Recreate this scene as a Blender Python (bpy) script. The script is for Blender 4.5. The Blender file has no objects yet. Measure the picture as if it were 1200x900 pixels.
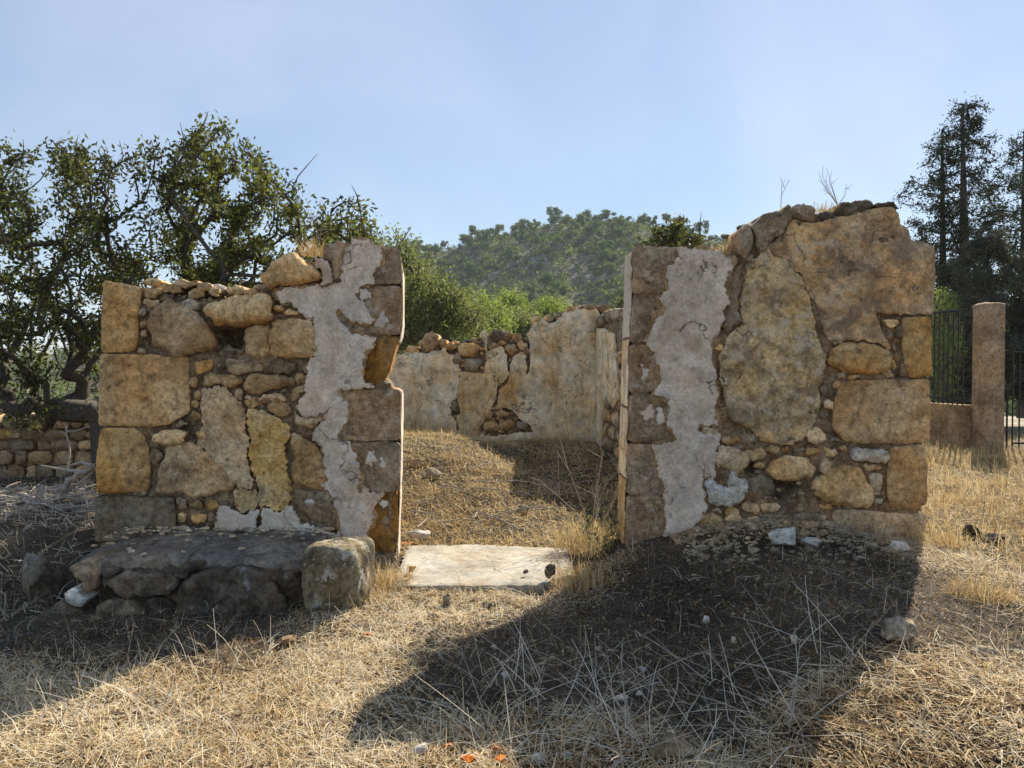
import bpy, bmesh, math, random
import numpy as np
from mathutils import Vector, noise
from mathutils.geometry import delaunay_2d_cdt
R = math.radians
rng = random.Random(7)
nr = np.random.RandomState(11)
scn = bpy.context.scene
COL = scn.collection

# ------------------------------------------------------------------ camera, sky, sun, exposure
CAMZ, F, PITCH = 1.5, 900.0, math.atan(20 / 900)
cam = bpy.data.cameras.new('camera')
camo = bpy.data.objects.new('camera', cam)
COL.objects.link(camo)
cam.sensor_width = 36
cam.lens = 27.0
cam.clip_start = 0.05
cam.clip_end = 5000
camo.location = (0, 0, CAMZ)
camo.rotation_euler = (R(90) - PITCH, 0, 0)
scn.camera = camo

SUN_AZ, SUN_EL = R(31), R(38)
w = bpy.data.worlds.new('World')
scn.world = w
w.use_nodes = True
nt = w.node_tree
bg = nt.nodes['Background']
sky = nt.nodes.new('ShaderNodeTexSky')
sky.sky_type = 'NISHITA'
sky.sun_disc = False
sky.sun_elevation = SUN_EL
sky.sun_rotation = SUN_AZ
sky.air_density = 1.0
sky.dust_density = 0.15
sky.ozone_density = 0.5
# thin even high haze with faint soft cloud over the whole dome, mixed with the clear-sky model
tcn = nt.nodes.new('ShaderNodeTexCoord')
cn = nt.nodes.new('ShaderNodeTexNoise')
cn.inputs['Scale'].default_value = 2.2
cn.inputs['Detail'].default_value = 7
cn.inputs['Roughness'].default_value = .5
cn.inputs['Distortion'].default_value = .6
nt.links.new(tcn.outputs['Generated'], cn.inputs['Vector'])
cr = nt.nodes.new('ShaderNodeValToRGB')
cr.color_ramp.elements[0].position = .35
cr.color_ramp.elements[0].color = (1.0, 1.47, 2.2, 1)
cr.color_ramp.elements[1].position = .68
cr.color_ramp.elements[1].color = (2.0, 2.25, 2.8, 1)
nt.links.new(cn.outputs['Fac'], cr.inputs[0])
mxs = nt.nodes.new('ShaderNodeMix')
mxs.data_type = 'RGBA'
mxs.inputs[0].default_value = .72
nt.links.new(sky.outputs[0], mxs.inputs[6])
nt.links.new(cr.outputs[0], mxs.inputs[7])
nt.links.new(mxs.outputs[2], bg.inputs[0])
bg.inputs[1].default_value = 0.125
sl = bpy.data.lights.new('sun', 'SUN')
sl.energy = 5.0
sl.angle = R(0.5)
sl.color = (1.0, 0.89, 0.72)
so = bpy.data.objects.new('sun', sl)
COL.objects.link(so)
so.location = (30, 50, 50)
sd = Vector((math.sin(SUN_AZ) * math.cos(SUN_EL), math.cos(SUN_AZ) * math.cos(SUN_EL), math.sin(SUN_EL)))
so.rotation_euler = sd.to_track_quat('Z', 'Y').to_euler()
scn.view_settings.view_transform = 'Standard'
scn.view_settings.look = 'None'
scn.view_settings.exposure = 0.95
scn.view_settings.gamma = 1.0
scn.cycles.max_bounces = 6
scn.cycles.volume_bounces = 1

# ------------------------------------------------------------------ helpers
CP, SP = math.cos(PITCH), math.sin(PITCH)


def at(u, v, Y):
    """the point that lies Y metres away from the viewer along the view axis, seen at photo position u, v"""
    xc, zc = (u - 600) / F, -(v - 450) / F
    d = (xc, CP + zc * SP, -SP + zc * CP)
    k = Y / d[1]
    return (d[0] * k, Y, CAMZ + d[2] * k)


def S(t, a, b):
    t = np.clip((np.asarray(t, float) - a) / (b - a), 0, 1)
    return t * t * (3 - 2 * t)


_T = np.random.RandomState(5).rand(256, 256)


def vn(x, y, s):
    x = np.asarray(x, float) * s + 100.3
    y = np.asarray(y, float) * s + 57.7
    xi = np.floor(x).astype(int)
    yi = np.floor(y).astype(int)
    fx = x - xi
    fy = y - yi
    fx = fx * fx * (3 - 2 * fx)
    fy = fy * fy * (3 - 2 * fy)
    g = lambda a, b: _T[a % 256, b % 256]
    return (g(xi, yi) * (1 - fx) * (1 - fy) + g(xi + 1, yi) * fx * (1 - fy) + g(xi, yi + 1) * (1 - fx) * fy + g(xi + 1, yi + 1) * fx * fy) * 2 - 1


def gz(x, y):
    x = np.asarray(x, float)
    y = np.asarray(y, float)
    a = .25 * S(x, .35, 1.0) * S(y, 4.1, 5.35)
    b = .29 * S(x, .75, 1.75) * S(y, .2, 2.6)
    z = np.maximum(a, b)
    inside = S(y, 6.0, 9.5) * .17 + .16 * S(y, 9.3, 11.4) + .36 * S(y, 7.0, 9.9) * (1 - S(y, 10.1, 11.8)) * (1 - S(x, -.9, .5)) * S(x, -4.5, -3.5) + .0 * S(y, 9.8, 11.4) * (1 - S(x, -1.3, .4)) * S(x, -4.5, -3.5)
    z = np.maximum(z * (1 - S(y, 5.8, 6.2) * (1 - S(x, 2.6, 2.9))), inside)
    left = .27 * S(-x, 2.6, 3.2) * S(y, 4.9, 5.8) * (1 - S(y, 7, 8.6))
    z = np.maximum(z, left)
    z = z - .04 * S(-x, .8, 1.8) * (1 - S(y, 4.8, 5.4))
    z = z + .11 * S(x, .9, 1.5) * S(y, 4.9, 5.35) * (1 - S(y, 5.5, 5.9)) * (1 - S(x, 2.0, 2.7))
    near = 1 - S(np.hypot(x, y), 14, 20)
    z = z + near * (.022 * vn(x, y, 1.3) + .016 * vn(x, y, 4.1) + .008 * vn(x, y, 11))
    d = np.hypot(x, y)
    z = z - 3.0 * S(y, 13.5, 40) - 3 * S(y, 40, 120) - .5 * S(-x, 8, 30) + .8 * vn(x, y, .03) * S(d, 25, 60)
    return z


def gzz(x, y):
    return float(gz(x, y))


def link(name, me, mat=None, parent=None):
    o = bpy.data.objects.new(name, me)
    COL.objects.link(o)
    if mat is not None and me is not None:
        for m_ in (mat if isinstance(mat, (list, tuple)) else [mat]):
            me.materials.append(m_)
    if parent is not None:
        o.parent = parent
    return o


def tag(o, label=None, cat=None, group=None, kind=None):
    if label:
        o['label'] = label
    if cat:
        o['category'] = cat
    if group:
        o['group'] = group
    if kind:
        o['kind'] = kind
    return o


def empty(name, loc, label, cat, group=None):
    o = bpy.data.objects.new(name, None)
    COL.objects.link(o)
    o.location = loc
    o.empty_display_size = .2
    return tag(o, label, cat, group)


def mesh(name, verts, faces, smooth=True, off=None):
    me = bpy.data.meshes.new(name)
    v = np.asarray(verts, float)
    if off is not None:
        v = v - np.asarray(off, float)
    me.from_pydata(v.tolist(), [], faces)
    if smooth:
        me.polygons.foreach_set('use_smooth', [True] * len(me.polygons))
    me.update()
    return me


def fast_mesh(name, verts, quads, smooth=False):
    """verts (n,3), quads (m,k) arrays"""
    verts = np.asarray(verts, np.float32)
    quads = np.asarray(quads, np.int32)
    me = bpy.data.meshes.new(name)
    k = quads.shape[1]
    me.vertices.add(len(verts))
    me.vertices.foreach_set('co', verts.ravel())
    me.loops.add(quads.size)
    me.loops.foreach_set('vertex_index', quads.ravel())
    me.polygons.add(len(quads))
    me.polygons.foreach_set('loop_start', np.arange(len(quads), dtype=np.int32) * k)
    me.polygons.foreach_set('loop_total', np.full(len(quads), k, np.int32))
    if smooth:
        me.polygons.foreach_set('use_smooth', np.ones(len(quads), bool))
    me.update(calc_edges=True)
    return me


def add_attr(me, name, vals):
    a = me.attributes.new(name, 'FLOAT', 'POINT')
    a.data.foreach_set('value', np.asarray(vals, np.float32))


# ------------------------------------------------------------------ materials
def new_mat(name):
    m = bpy.data.materials.new(name)
    m.use_nodes = True
    t = m.node_tree
    p = t.nodes['Principled BSDF']
    p.inputs['Roughness'].default_value = .92
    p.inputs['Specular IOR Level'].default_value = .15
    return m, t, p


def N(t, kind, **kw):
    n = t.nodes.new('ShaderNode' + kind)
    for k, v in kw.items():
        if k in n.inputs:
            n.inputs[k].default_value = v
        else:
            setattr(n, k, v)
    return n


def noise_n(t, co, scale, detail=6, rough=.6, dist=0.0):
    n = N(t, 'TexNoise')
    n.inputs['Scale'].default_value = scale
    n.inputs['Detail'].default_value = detail
    n.inputs['Roughness'].default_value = rough
    n.inputs['Distortion'].default_value = dist
    t.links.new(co, n.inputs['Vector'])
    return n.outputs['Fac']


def ramp(t, fac, stops):
    r = N(t, 'ValToRGB')
    e = r.color_ramp.elements
    while len(e) < len(stops):
        e.new(.5)
    for q, (p, c) in zip(e, stops):
        q.position = p
        q.color = (*c, 1) if len(c) == 3 else c
    t.links.new(fac, r.inputs[0])
    return r.outputs[0]


def mixc(t, a, b, fac, mode='MIX'):
    m = N(t, 'Mix', data_type='RGBA', blend_type=mode)
    for sock, v in ((m.inputs[6], a), (m.inputs[7], b), (m.inputs[0], fac)):
        if isinstance(v, (int, float)):
            sock.default_value = v
        elif isinstance(v, tuple):
            sock.default_value = (*v, 1)
        else:
            t.links.new(v, sock)
    return m.outputs[2]


def g3(x):
    return (x, x, x)


def pos(t):
    return N(t, 'NewGeometry').outputs['Position']


def rock_mat(name, cols, scale=3.0, dark=(.06, .05, .045), dark_amt=.35, white=None, white_amt=0, pit=.5, var=.25, bump=.5, dark_scale=5.0, fine=1.0, streak=None, crack=0.0):
    """cols: three colours from dark to light; blotches of dark lichen and pale crust; pitted relief"""
    m, t, p = new_mat(name)
    co = pos(t)
    info = N(t, 'ObjectInfo')
    off = N(t, 'VectorMath', operation='ADD')
    sc_ = N(t, 'VectorMath', operation='SCALE')
    cx = N(t, 'CombineXYZ')
    for i in range(3):
        t.links.new(info.outputs['Random'], cx.inputs[i])
    t.links.new(cx.outputs[0], sc_.inputs[0])
    sc_.inputs['Scale'].default_value = 13
    t.links.new(co, off.inputs[0])
    t.links.new(sc_.outputs[0], off.inputs[1])
    c2 = off.outputs[0]
    f1 = noise_n(t, c2, scale, 9, .62, .4)
    c = ramp(t, f1, [(.33, cols[0]), (.5, cols[1]), (.66, cols[2])])
    # mid-size mottling
    f2 = noise_n(t, c2, scale * 6, 6, .65)
    c = mixc(t, c, ramp(t, f2, [(.28, g3(.34)), (.475, g3(1.0)), (.72, g3(1.5))]), .9 * fine, 'MULTIPLY')
    c = mixc(t, c, ramp(t, noise_n(t, c2, 46, 6, .78), [(.34, g3(.42)), (.48, g3(1.0)), (.66, g3(1.45))]), .75 * fine, 'MULTIPLY')
    c = mixc(t, c, ramp(t, noise_n(t, c2, 2.3, 4, .6), [(.38, (1.16, .98, .78)), (.62, (.88, .96, 1.02))]), .55 * fine, 'MULTIPLY')
    # grain
    f3 = noise_n(t, co, 150, 4, .7)
    c = mixc(t, c, ramp(t, f3, [(.3, g3(.6)), (.7, g3(1.35))]), .6, 'MULTIPLY')
    # dark lichen
    fd = noise_n(t, c2, dark_scale, 8, .72, .6)
    md = ramp(t, fd, [(.62 - .25 * dark_amt, g3(0)), (.74 - .25 * dark_amt, g3(1))])
    c = mixc(t, c, dark, mixc(t, g3(0), md, .75))
    if white:
        fw = noise_n(t, c2, dark_scale * 1.7, 9, .75, .3)
        mw = ramp(t, fw, [(.64 - .25 * white_amt, g3(0)), (.68 - .25 * white_amt, g3(1))])
        c = mixc(t, c, white, mixc(t, g3(0), mw, .8))
    if streak:
        mp = N(t, 'Mapping')
        mp.inputs['Scale'].default_value = (3.6, 3.6, .8)
        t.links.new(c2, mp.inputs['Vector'])
        fs = noise_n(t, mp.outputs[0], 1.6, 9, .72, .5)
        c = mixc(t, c, streak, ramp(t, fs, [(.5, g3(0)), (.68, g3(.65))]))
    if crack:
        wv = N(t, 'VectorMath', operation='MULTIPLY_ADD')
        nn = N(t, 'TexNoise', Scale=5.0, Detail=6.0)
        t.links.new(c2, nn.inputs['Vector'])
        t.links.new(nn.outputs['Color'], wv.inputs[0])
        wv.inputs[1].default_value = (.35, .35, .35)
        t.links.new(c2, wv.inputs[2])
        vc = N(t, 'TexVoronoi', feature='DISTANCE_TO_EDGE', Scale=2.6)
        t.links.new(wv.outputs[0], vc.inputs['Vector'])
        cm = ramp(t, vc.outputs['Distance'], [(.004, g3(1)), (.016, g3(0))])
        cm = mixc(t, cm, ramp(t, noise_n(t, c2, 3, 3), [(.5, g3(0)), (.56, g3(1))]), 1.0, 'MULTIPLY')
        c = mixc(t, c, (.07, .055, .04), mixc(t, g3(0), cm, crack))
    # pits
    v = N(t, 'TexVoronoi')
    v.inputs['Scale'].default_value = 42
    t.links.new(co, v.inputs['Vector'])
    vr = N(t, 'TexVoronoi')
    vr.inputs['Scale'].default_value = 42
    pm = ramp(t, v.outputs['Distance'], [(.1, g3(1)), (.22, g3(0))])
    sel = ramp(t, noise_n(t, co, 12, 3), [(.5, g3(0)), (.58, g3(1))])
    pm = mixc(t, pm, sel, 1.0, 'MULTIPLY')
    c = mixc(t, c, (.05, .04, .03), mixc(t, g3(0), pm, pit))
    # per-stone variation
    h = N(t, 'HueSaturation')
    mr = N(t, 'MapRange')
    mr.inputs['To Min'].default_value = 1 - var
    mr.inputs['To Max'].default_value = 1 + var
    t.links.new(info.outputs['Random'], mr.inputs['Value'])
    t.links.new(mr.outputs[0], h.inputs['Value'])
    sat = N(t, 'MapRange')
    sat.inputs['To Min'].default_value = 1.24
    sat.inputs['To Max'].default_value = 1.04
    m7 = N(t, 'Math', operation='MULTIPLY')
    m7.inputs[1].default_value = 7.31
    fr = N(t, 'Math', operation='FRACT')
    t.links.new(info.outputs['Random'], m7.inputs[0])
    t.links.new(m7.outputs[0], fr.inputs[0])
    t.links.new(fr.outputs[0], sat.inputs['Value'])
    t.links.new(sat.outputs[0], h.inputs['Saturation'])
    t.links.new(c, h.inputs['Color'])
    t.links.new(h.outputs[0], p.inputs['Base Color'])
    # relief
    hb = N(t, 'Math', operation='MULTIPLY_ADD')
    t.links.new(noise_n(t, co, 28, 9, .72), hb.inputs[0])
    hb.inputs[1].default_value = 1.0
    pmm = N(t, 'Math', operation='MULTIPLY')
    pmm.inputs[1].default_value = -.25
    t.links.new(pm, pmm.inputs[0])
    t.links.new(pmm.outputs[0], hb.inputs[2])
    b = N(t, 'Bump')
    b.inputs['Strength'].default_value = bump
    b.inputs['Distance'].default_value = .02
    t.links.new(hb.outputs[0], b.inputs['Height'])
    t.links.new(b.outputs[0], p.inputs['Normal'])
    return m


M = {}
M['ashlar'] = rock_mat('ashlar', [(.33, .21, .115), (.53, .36, .205), (.64, .47, .29)], 3.2, dark=(.13, .10, .07), dark_amt=.25, pit=.6, var=.14, bump=.65)
M['stone'] = rock_mat('stone', [(.33, .22, .125), (.54, .39, .235), (.68, .54, .37)], 4, dark=(.13, .10, .07), dark_amt=.25, pit=.4, var=.3, bump=.7)
M['stone_grey'] = rock_mat('stone_grey', [(.16, .125, .085), (.29, .235, .17), (.42, .355, .27)], 4, dark=(.06, .055, .05), dark_amt=.4, pit=.3, var=.3, bump=.7)
M['stone_white'] = rock_mat('stone_white', [(.34, .31, .27), (.5, .47, .42), (.66, .63, .57)], 4, dark=(.2, .17, .13), dark_amt=.15, pit=.2, var=.15, bump=.6)
M['stone_dark'] = rock_mat('stone_dark', [(.055, .045, .035), (.12, .10, .078), (.2, .17, .135)], 4, dark=(.025, .025, .025), dark_amt=.4, white=(.3, .3, .29), white_amt=.15, pit=.3, var=.3, bump=.8)
M['jamb'] = rock_mat('jamb', [(.17, .125, .085), (.28, .215, .155), (.40, .32, .24)], 4, dark=(.07, .06, .05), dark_amt=.3, white=(.48, .40, .32), white_amt=.3, pit=.5, var=.16, bump=.5)
M['brown'] = rock_mat('brown', [(.16, .085, .03), (.28, .16, .065), (.38, .25, .13)], 4, dark=(.07, .05, .03), dark_amt=.3, pit=.3, var=.1, bump=.7)
M['plaster'] = rock_mat('plaster', [(.47, .39, .31), (.60, .515, .43), (.68, .60, .51)], 2.2, dark=(.38, .28, .19), dark_amt=.35, white=(.7, .64, .56), white_amt=.2, pit=.6, var=.04, bump=.45, fine=.6, crack=.85, dark_scale=3)
M['plaster_pale'] = rock_mat('plaster_pale', [(.50, .44, .37), (.62, .56, .48), (.7, .65, .58)], 2.2, dark=(.27, .24, .21), dark_amt=.08, pit=.4, var=.04, bump=.3, fine=.4, crack=.5)
M['ochre'] = rock_mat('ochre', [(.36, .27, .17), (.58, .45, .28), (.7, .59, .42)], 3.0, dark=(.19, .155, .12), dark_amt=.55, white=(.6, .51, .4), white_amt=.42, pit=.9, var=.06, bump=.7, dark_scale=4.5, crack=.9)
M['ochre_red'] = rock_mat('ochre_red', [(.34, .24, .15), (.55, .40, .26), (.66, .52, .35)], 2.6, dark=(.21, .165, .125), dark_amt=.6, white=(.58, .48, .36), white_amt=.3, pit=.9, var=.06, bump=.7, dark_scale=4.0, crack=.8)
M['ochre_yellow'] = rock_mat('ochre_yellow', [(.33, .23, .12), (.54, .40, .225), (.64, .52, .33)], 5.0, dark=(.17, .14, .11), dark_amt=.3, white=(.46, .42, .35), white_amt=.15, pit=.7, var=.08, bump=.45)
M['render_tan'] = rock_mat('render_tan', [(.35, .245, .145), (.54, .40, .25), (.64, .51, .34)], 4, dark=(.22, .16, .10), dark_amt=.35, white=(.58, .49, .36), white_amt=.15, pit=.7, var=.05, bump=.5, crack=.6)
M['undercoat'] = rock_mat('undercoat', [(.24, .165, .10), (.36, .265, .175), (.46, .36, .25)], 4, dark=(.15, .11, .08), dark_amt=.3, pit=.6, var=.03, bump=.8)
M['cream'] = rock_mat('cream', [(.62, .46, .28), (.8, .69, .5), (.86, .8, .68)], 1.3, dark=(.25, .2, .14), dark_amt=.12, white=(.62, .58, .5), white_amt=.3, pit=.4, var=.06, bump=.3, dark_scale=2.2, streak=(.44, .25, .10), fine=.9, crack=.9)
M['mortar'] = rock_mat('mortar', [(.15, .11, .07), (.27, .20, .135), (.40, .32, .22)], 7, dark=(.05, .04, .03), dark_amt=.4, pit=.6, var=.03, bump=1.0)
M['concrete'] = rock_mat('concrete', [(.12, .105, .085), (.19, .17, .145), (.27, .245, .21)], 3, dark=(.06, .05, .04), dark_amt=.45, white=(.34, .31, .27), white_amt=.1, pit=.4, var=.03, bump=.4)
M['slab'] = rock_mat('slab', [(.30, .275, .235), (.39, .365, .315), (.46, .435, .385)], 2, dark=(.30, .24, .17), dark_amt=.35, pit=.4, var=.03, bump=.4, fine=.6, crack=.9)
M['boulder'] = rock_mat('boulder', [(.10, .08, .05), (.20, .16, .10), (.36, .31, .21)], 4, dark=(.045, .045, .04), dark_amt=.6, white=(.5, .48, .42), white_amt=.4, pit=.5, var=.03, bump=1.0)
M['terracotta'] = rock_mat('terracotta', [(.34, .12, .05), (.48, .19, .09), (.55, .27, .15)], 5, dark=(.2, .1, .06), dark_amt=.15, pit=.2, var=.15, bump=.4)
M['gatepost'] = rock_mat('gatepost', [(.21, .15, .095), (.33, .24, .155), (.42, .32, .22)], 3, dark=(.14, .11, .085), dark_amt=.35, pit=.3, var=.03, bump=.3)
M['crystal'] = rock_mat('crystal', [(.27, .215, .15), (.42, .345, .25), (.55, .47, .36)], 6, dark=(.1, .09, .08), dark_amt=.3, pit=.3, var=.35, bump=.6)


def flat_mat(name, col, rough=.6, metal=0.0, var=.25, sc=8):
    m, t, p = new_mat(name)
    f = noise_n(t, pos(t), sc, 5, .6)
    c = mixc(t, col, ramp(t, f, [(.3, g3(1 - var)), (.7, g3(1 + var))]), 1.0, 'MULTIPLY')
    t.links.new(c, p.inputs['Base Color'])
    p.inputs['Roughness'].default_value = rough
    p.inputs['Metallic'].default_value = metal
    return m


M['iron'] = flat_mat('iron', (.035, .032, .03), .45, .3, .3, 30)
M['bark'] = flat_mat('bark', (.085, .075, .065), .9, 0, .45, 30)
M['deadwood'] = flat_mat('deadwood', (.34, .31, .27), .85, 0, .4, 25)


def leaf_mat(name, c0, c1, trans=.35, rough=.5):
    """per-leaf colour between c0 and c1 from the attribute 'tone', light shines through"""
    m, t, p = new_mat(name)
    a = N(t, 'Attribute', attribute_name='tone')
    c = mixc(t, c0, c1, a.outputs['Fac'])
    t.links.new(c, p.inputs['Base Color'])
    p.inputs['Roughness'].default_value = rough + .15
    p.inputs['Specular IOR Level'].default_value = .2
    tr = N(t, 'BsdfTranslucent')
    h = N(t, 'HueSaturation', Saturation=1.15, Value=1.3)
    t.links.new(c, h.inputs['Color'])
    t.links.new(h.outputs[0], tr.inputs[0])
    mx = N(t, 'MixShader')
    mx.inputs[0].default_value = trans
    t.links.new(p.outputs[0], mx.inputs[1])
    t.links.new(tr.outputs[0], mx.inputs[2])
    t.links.new(mx.outputs[0], t.nodes['Material Output'].inputs[0])
    return m


M['leaf'] = leaf_mat('leaf', (.04, .042, .02), (.21, .24, .055), .42)
M['leaf_olive'] = leaf_mat('leaf_olive', (.06, .075, .03), (.24, .27, .10), .4)
M['leaf_bright'] = leaf_mat('leaf_bright', (.09, .13, .035), (.27, .32, .09), .45)
M['needle'] = leaf_mat('needle', (.022, .032, .02), (.055, .07, .035), .15, .7)
M['needle_far'] = leaf_mat('needle_far', (.04, .065, .025), (.16, .21, .065), .4, .8)
M['scrub_grey'] = leaf_mat('scrub_grey', (.05, .055, .04), (.12, .125, .085), .25, .8)


def straw_mat(name, stops):
    m, t, p = new_mat(name)
    a = N(t, 'Attribute', attribute_name='tone')
    c = ramp(t, a.outputs['Fac'], stops)
    t.links.new(c, p.inputs['Base Color'])
    p.inputs['Roughness'].default_value = .7
    tr = N(t, 'BsdfTranslucent')
    t.links.new(c, tr.inputs[0])
    mx = N(t, 'MixShader')
    mx.inputs[0].default_value = .3
    t.links.new(p.outputs[0], mx.inputs[1])
    t.links.new(tr.outputs[0], mx.inputs[2])
    t.links.new(mx.outputs[0], t.nodes['Material Output'].inputs[0])
    return m


M['straw'] = straw_mat('straw', [(0, (.07, .04, .02)), (.25, (.30, .16, .05)), (.5, (.60, .44, .22)), (.75, (.76, .63, .40)), (1, (.82, .74, .57))])
M['straw_gold'] = straw_mat('straw_gold', [(0, (.14, .08, .03)), (.35, (.46, .31, .12)), (.7, (.68, .51, .24)), (1, (.74, .63, .4))])
M['stalk'] = straw_mat('stalk', [(0, (.07, .055, .04)), (.35, (.22, .175, .125)), (.7, (.58, .5, .38)), (1, (.76, .7, .58))])

# ground
m, t, p = new_mat('soil')
co = pos(t)
f = noise_n(t, co, 1.7, 9, .65)
soil = ramp(t, f, [(.3, (.026, .021, .015)), (.5, (.06, .048, .034)), (.7, (.13, .10, .067))])
f2 = noise_n(t, co, 55, 6, .75)
soil = mixc(t, soil, ramp(t, f2, [(.3, g3(.35)), (.5, g3(1)), (.7, g3(1.9))]), .9, 'MULTIPLY')
v = N(t, 'TexVoronoi')
v.inputs['Scale'].default_value = 60
t.links.new(co, v.inputs['Vector'])
peb = ramp(t, v.outputs['Distance'], [(.12, g3(1)), (.2, g3(0))])
peb = mixc(t, peb, ramp(t, noise_n(t, co, 9, 3), [(.52, g3(0)), (.6, g3(1))]), 1.0, 'MULTIPLY')
soil = mixc(t, soil, (.36, .33, .29), peb)
# far fields: paler dry land, by distance from the ruin
sx = N(t, 'VectorMath', operation='LENGTH')
t.links.new(co, sx.inputs[0])
mrf = N(t, 'MapRange')
mrf.inputs['From Min'].default_value = 10
mrf.inputs['From Max'].default_value = 22
t.links.new(sx.outputs['Value'], mrf.inputs['Value'])
far = ramp(t, noise_n(t, co, .25, 8, .7), [(.35, (.17, .14, .08)), (.5, (.30, .26, .18)), (.65, (.42, .39, .32))])
soil = mixc(t, soil, far, mrf.outputs[0])
t.links.new(soil, p.inputs['Base Color'])
b = N(t, 'Bump')
b.inputs['Strength'].default_value = .9
b.inputs['Distance'].default_value = .02
t.links.new(noise_n(t, co, 45, 8, .75), b.inputs['Height'])
t.links.new(b.outputs[0], p.inputs['Normal'])
M['soil'] = m

m, t, p = new_mat('hillside')
co = pos(t)
c = ramp(t, noise_n(t, co, .05, 9, .7, .5), [(.4, (.06, .065, .035)), (.5, (.15, .135, .09)), (.58, (.30, .27, .21)), (.7, (.5, .47, .41))])
c = mixc(t, c, ramp(t, noise_n(t, co, .5, 7, .75), [(.3, g3(.3)), (.5, g3(1)), (.7, g3(1.7))]), .8, 'MULTIPLY')
t.links.new(c, p.inputs['Base Color'])
b = N(t, 'Bump')
b.inputs['Distance'].default_value = 1.5
t.links.new(noise_n(t, co, .4, 8, .75), b.inputs['Height'])
t.links.new(b.outputs[0], p.inputs['Normal'])
M['hill'] = m


# ------------------------------------------------------------------ stone pieces in a wall plane
def poly_dist(P, Q):
    """distance of points P (n,2) to closed polyline Q (m,2)"""
    A = Q
    B = np.roll(Q, -1, 0)
    d = B - A
    L = (d * d).sum(1) + 1e-12
    out = np.full(len(P), 1e9)
    for a, dd, l in zip(A, d, L):
        tt = np.clip(((P - a) @ dd) / l, 0, 1)
        out = np.minimum(out, np.hypot(*(P - a - tt[:, None] * dd).T))
    return out


def inside(P, Q):
    x, y = P[:, 0], P[:, 1]
    r = np.zeros(len(P), bool)
    j = len(Q) - 1
    for i in range(len(Q)):
        xi, yi = Q[i]
        xj, yj = Q[j]
        if yi != yj:
            r ^= ((yi > y) != (yj > y)) & (x < (xj - xi) * (y - yi) / (yj - yi) + xi)
        j = i
    return r


def area(Q):
    x, y = Q[:, 0], Q[:, 1]
    return .5 * float(np.sum(x * np.roll(y, -1) - np.roll(x, -1) * y))


def resample(Q, s):
    out = []
    for a, b in zip(Q, np.roll(Q, -1, 0)):
        n = max(1, int(round(np.hypot(*(b - a)) / s)))
        for k in range(n):
            out.append(a + (b - a) * k / n)
    return np.array(out)


SEED = [0.0]


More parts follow.
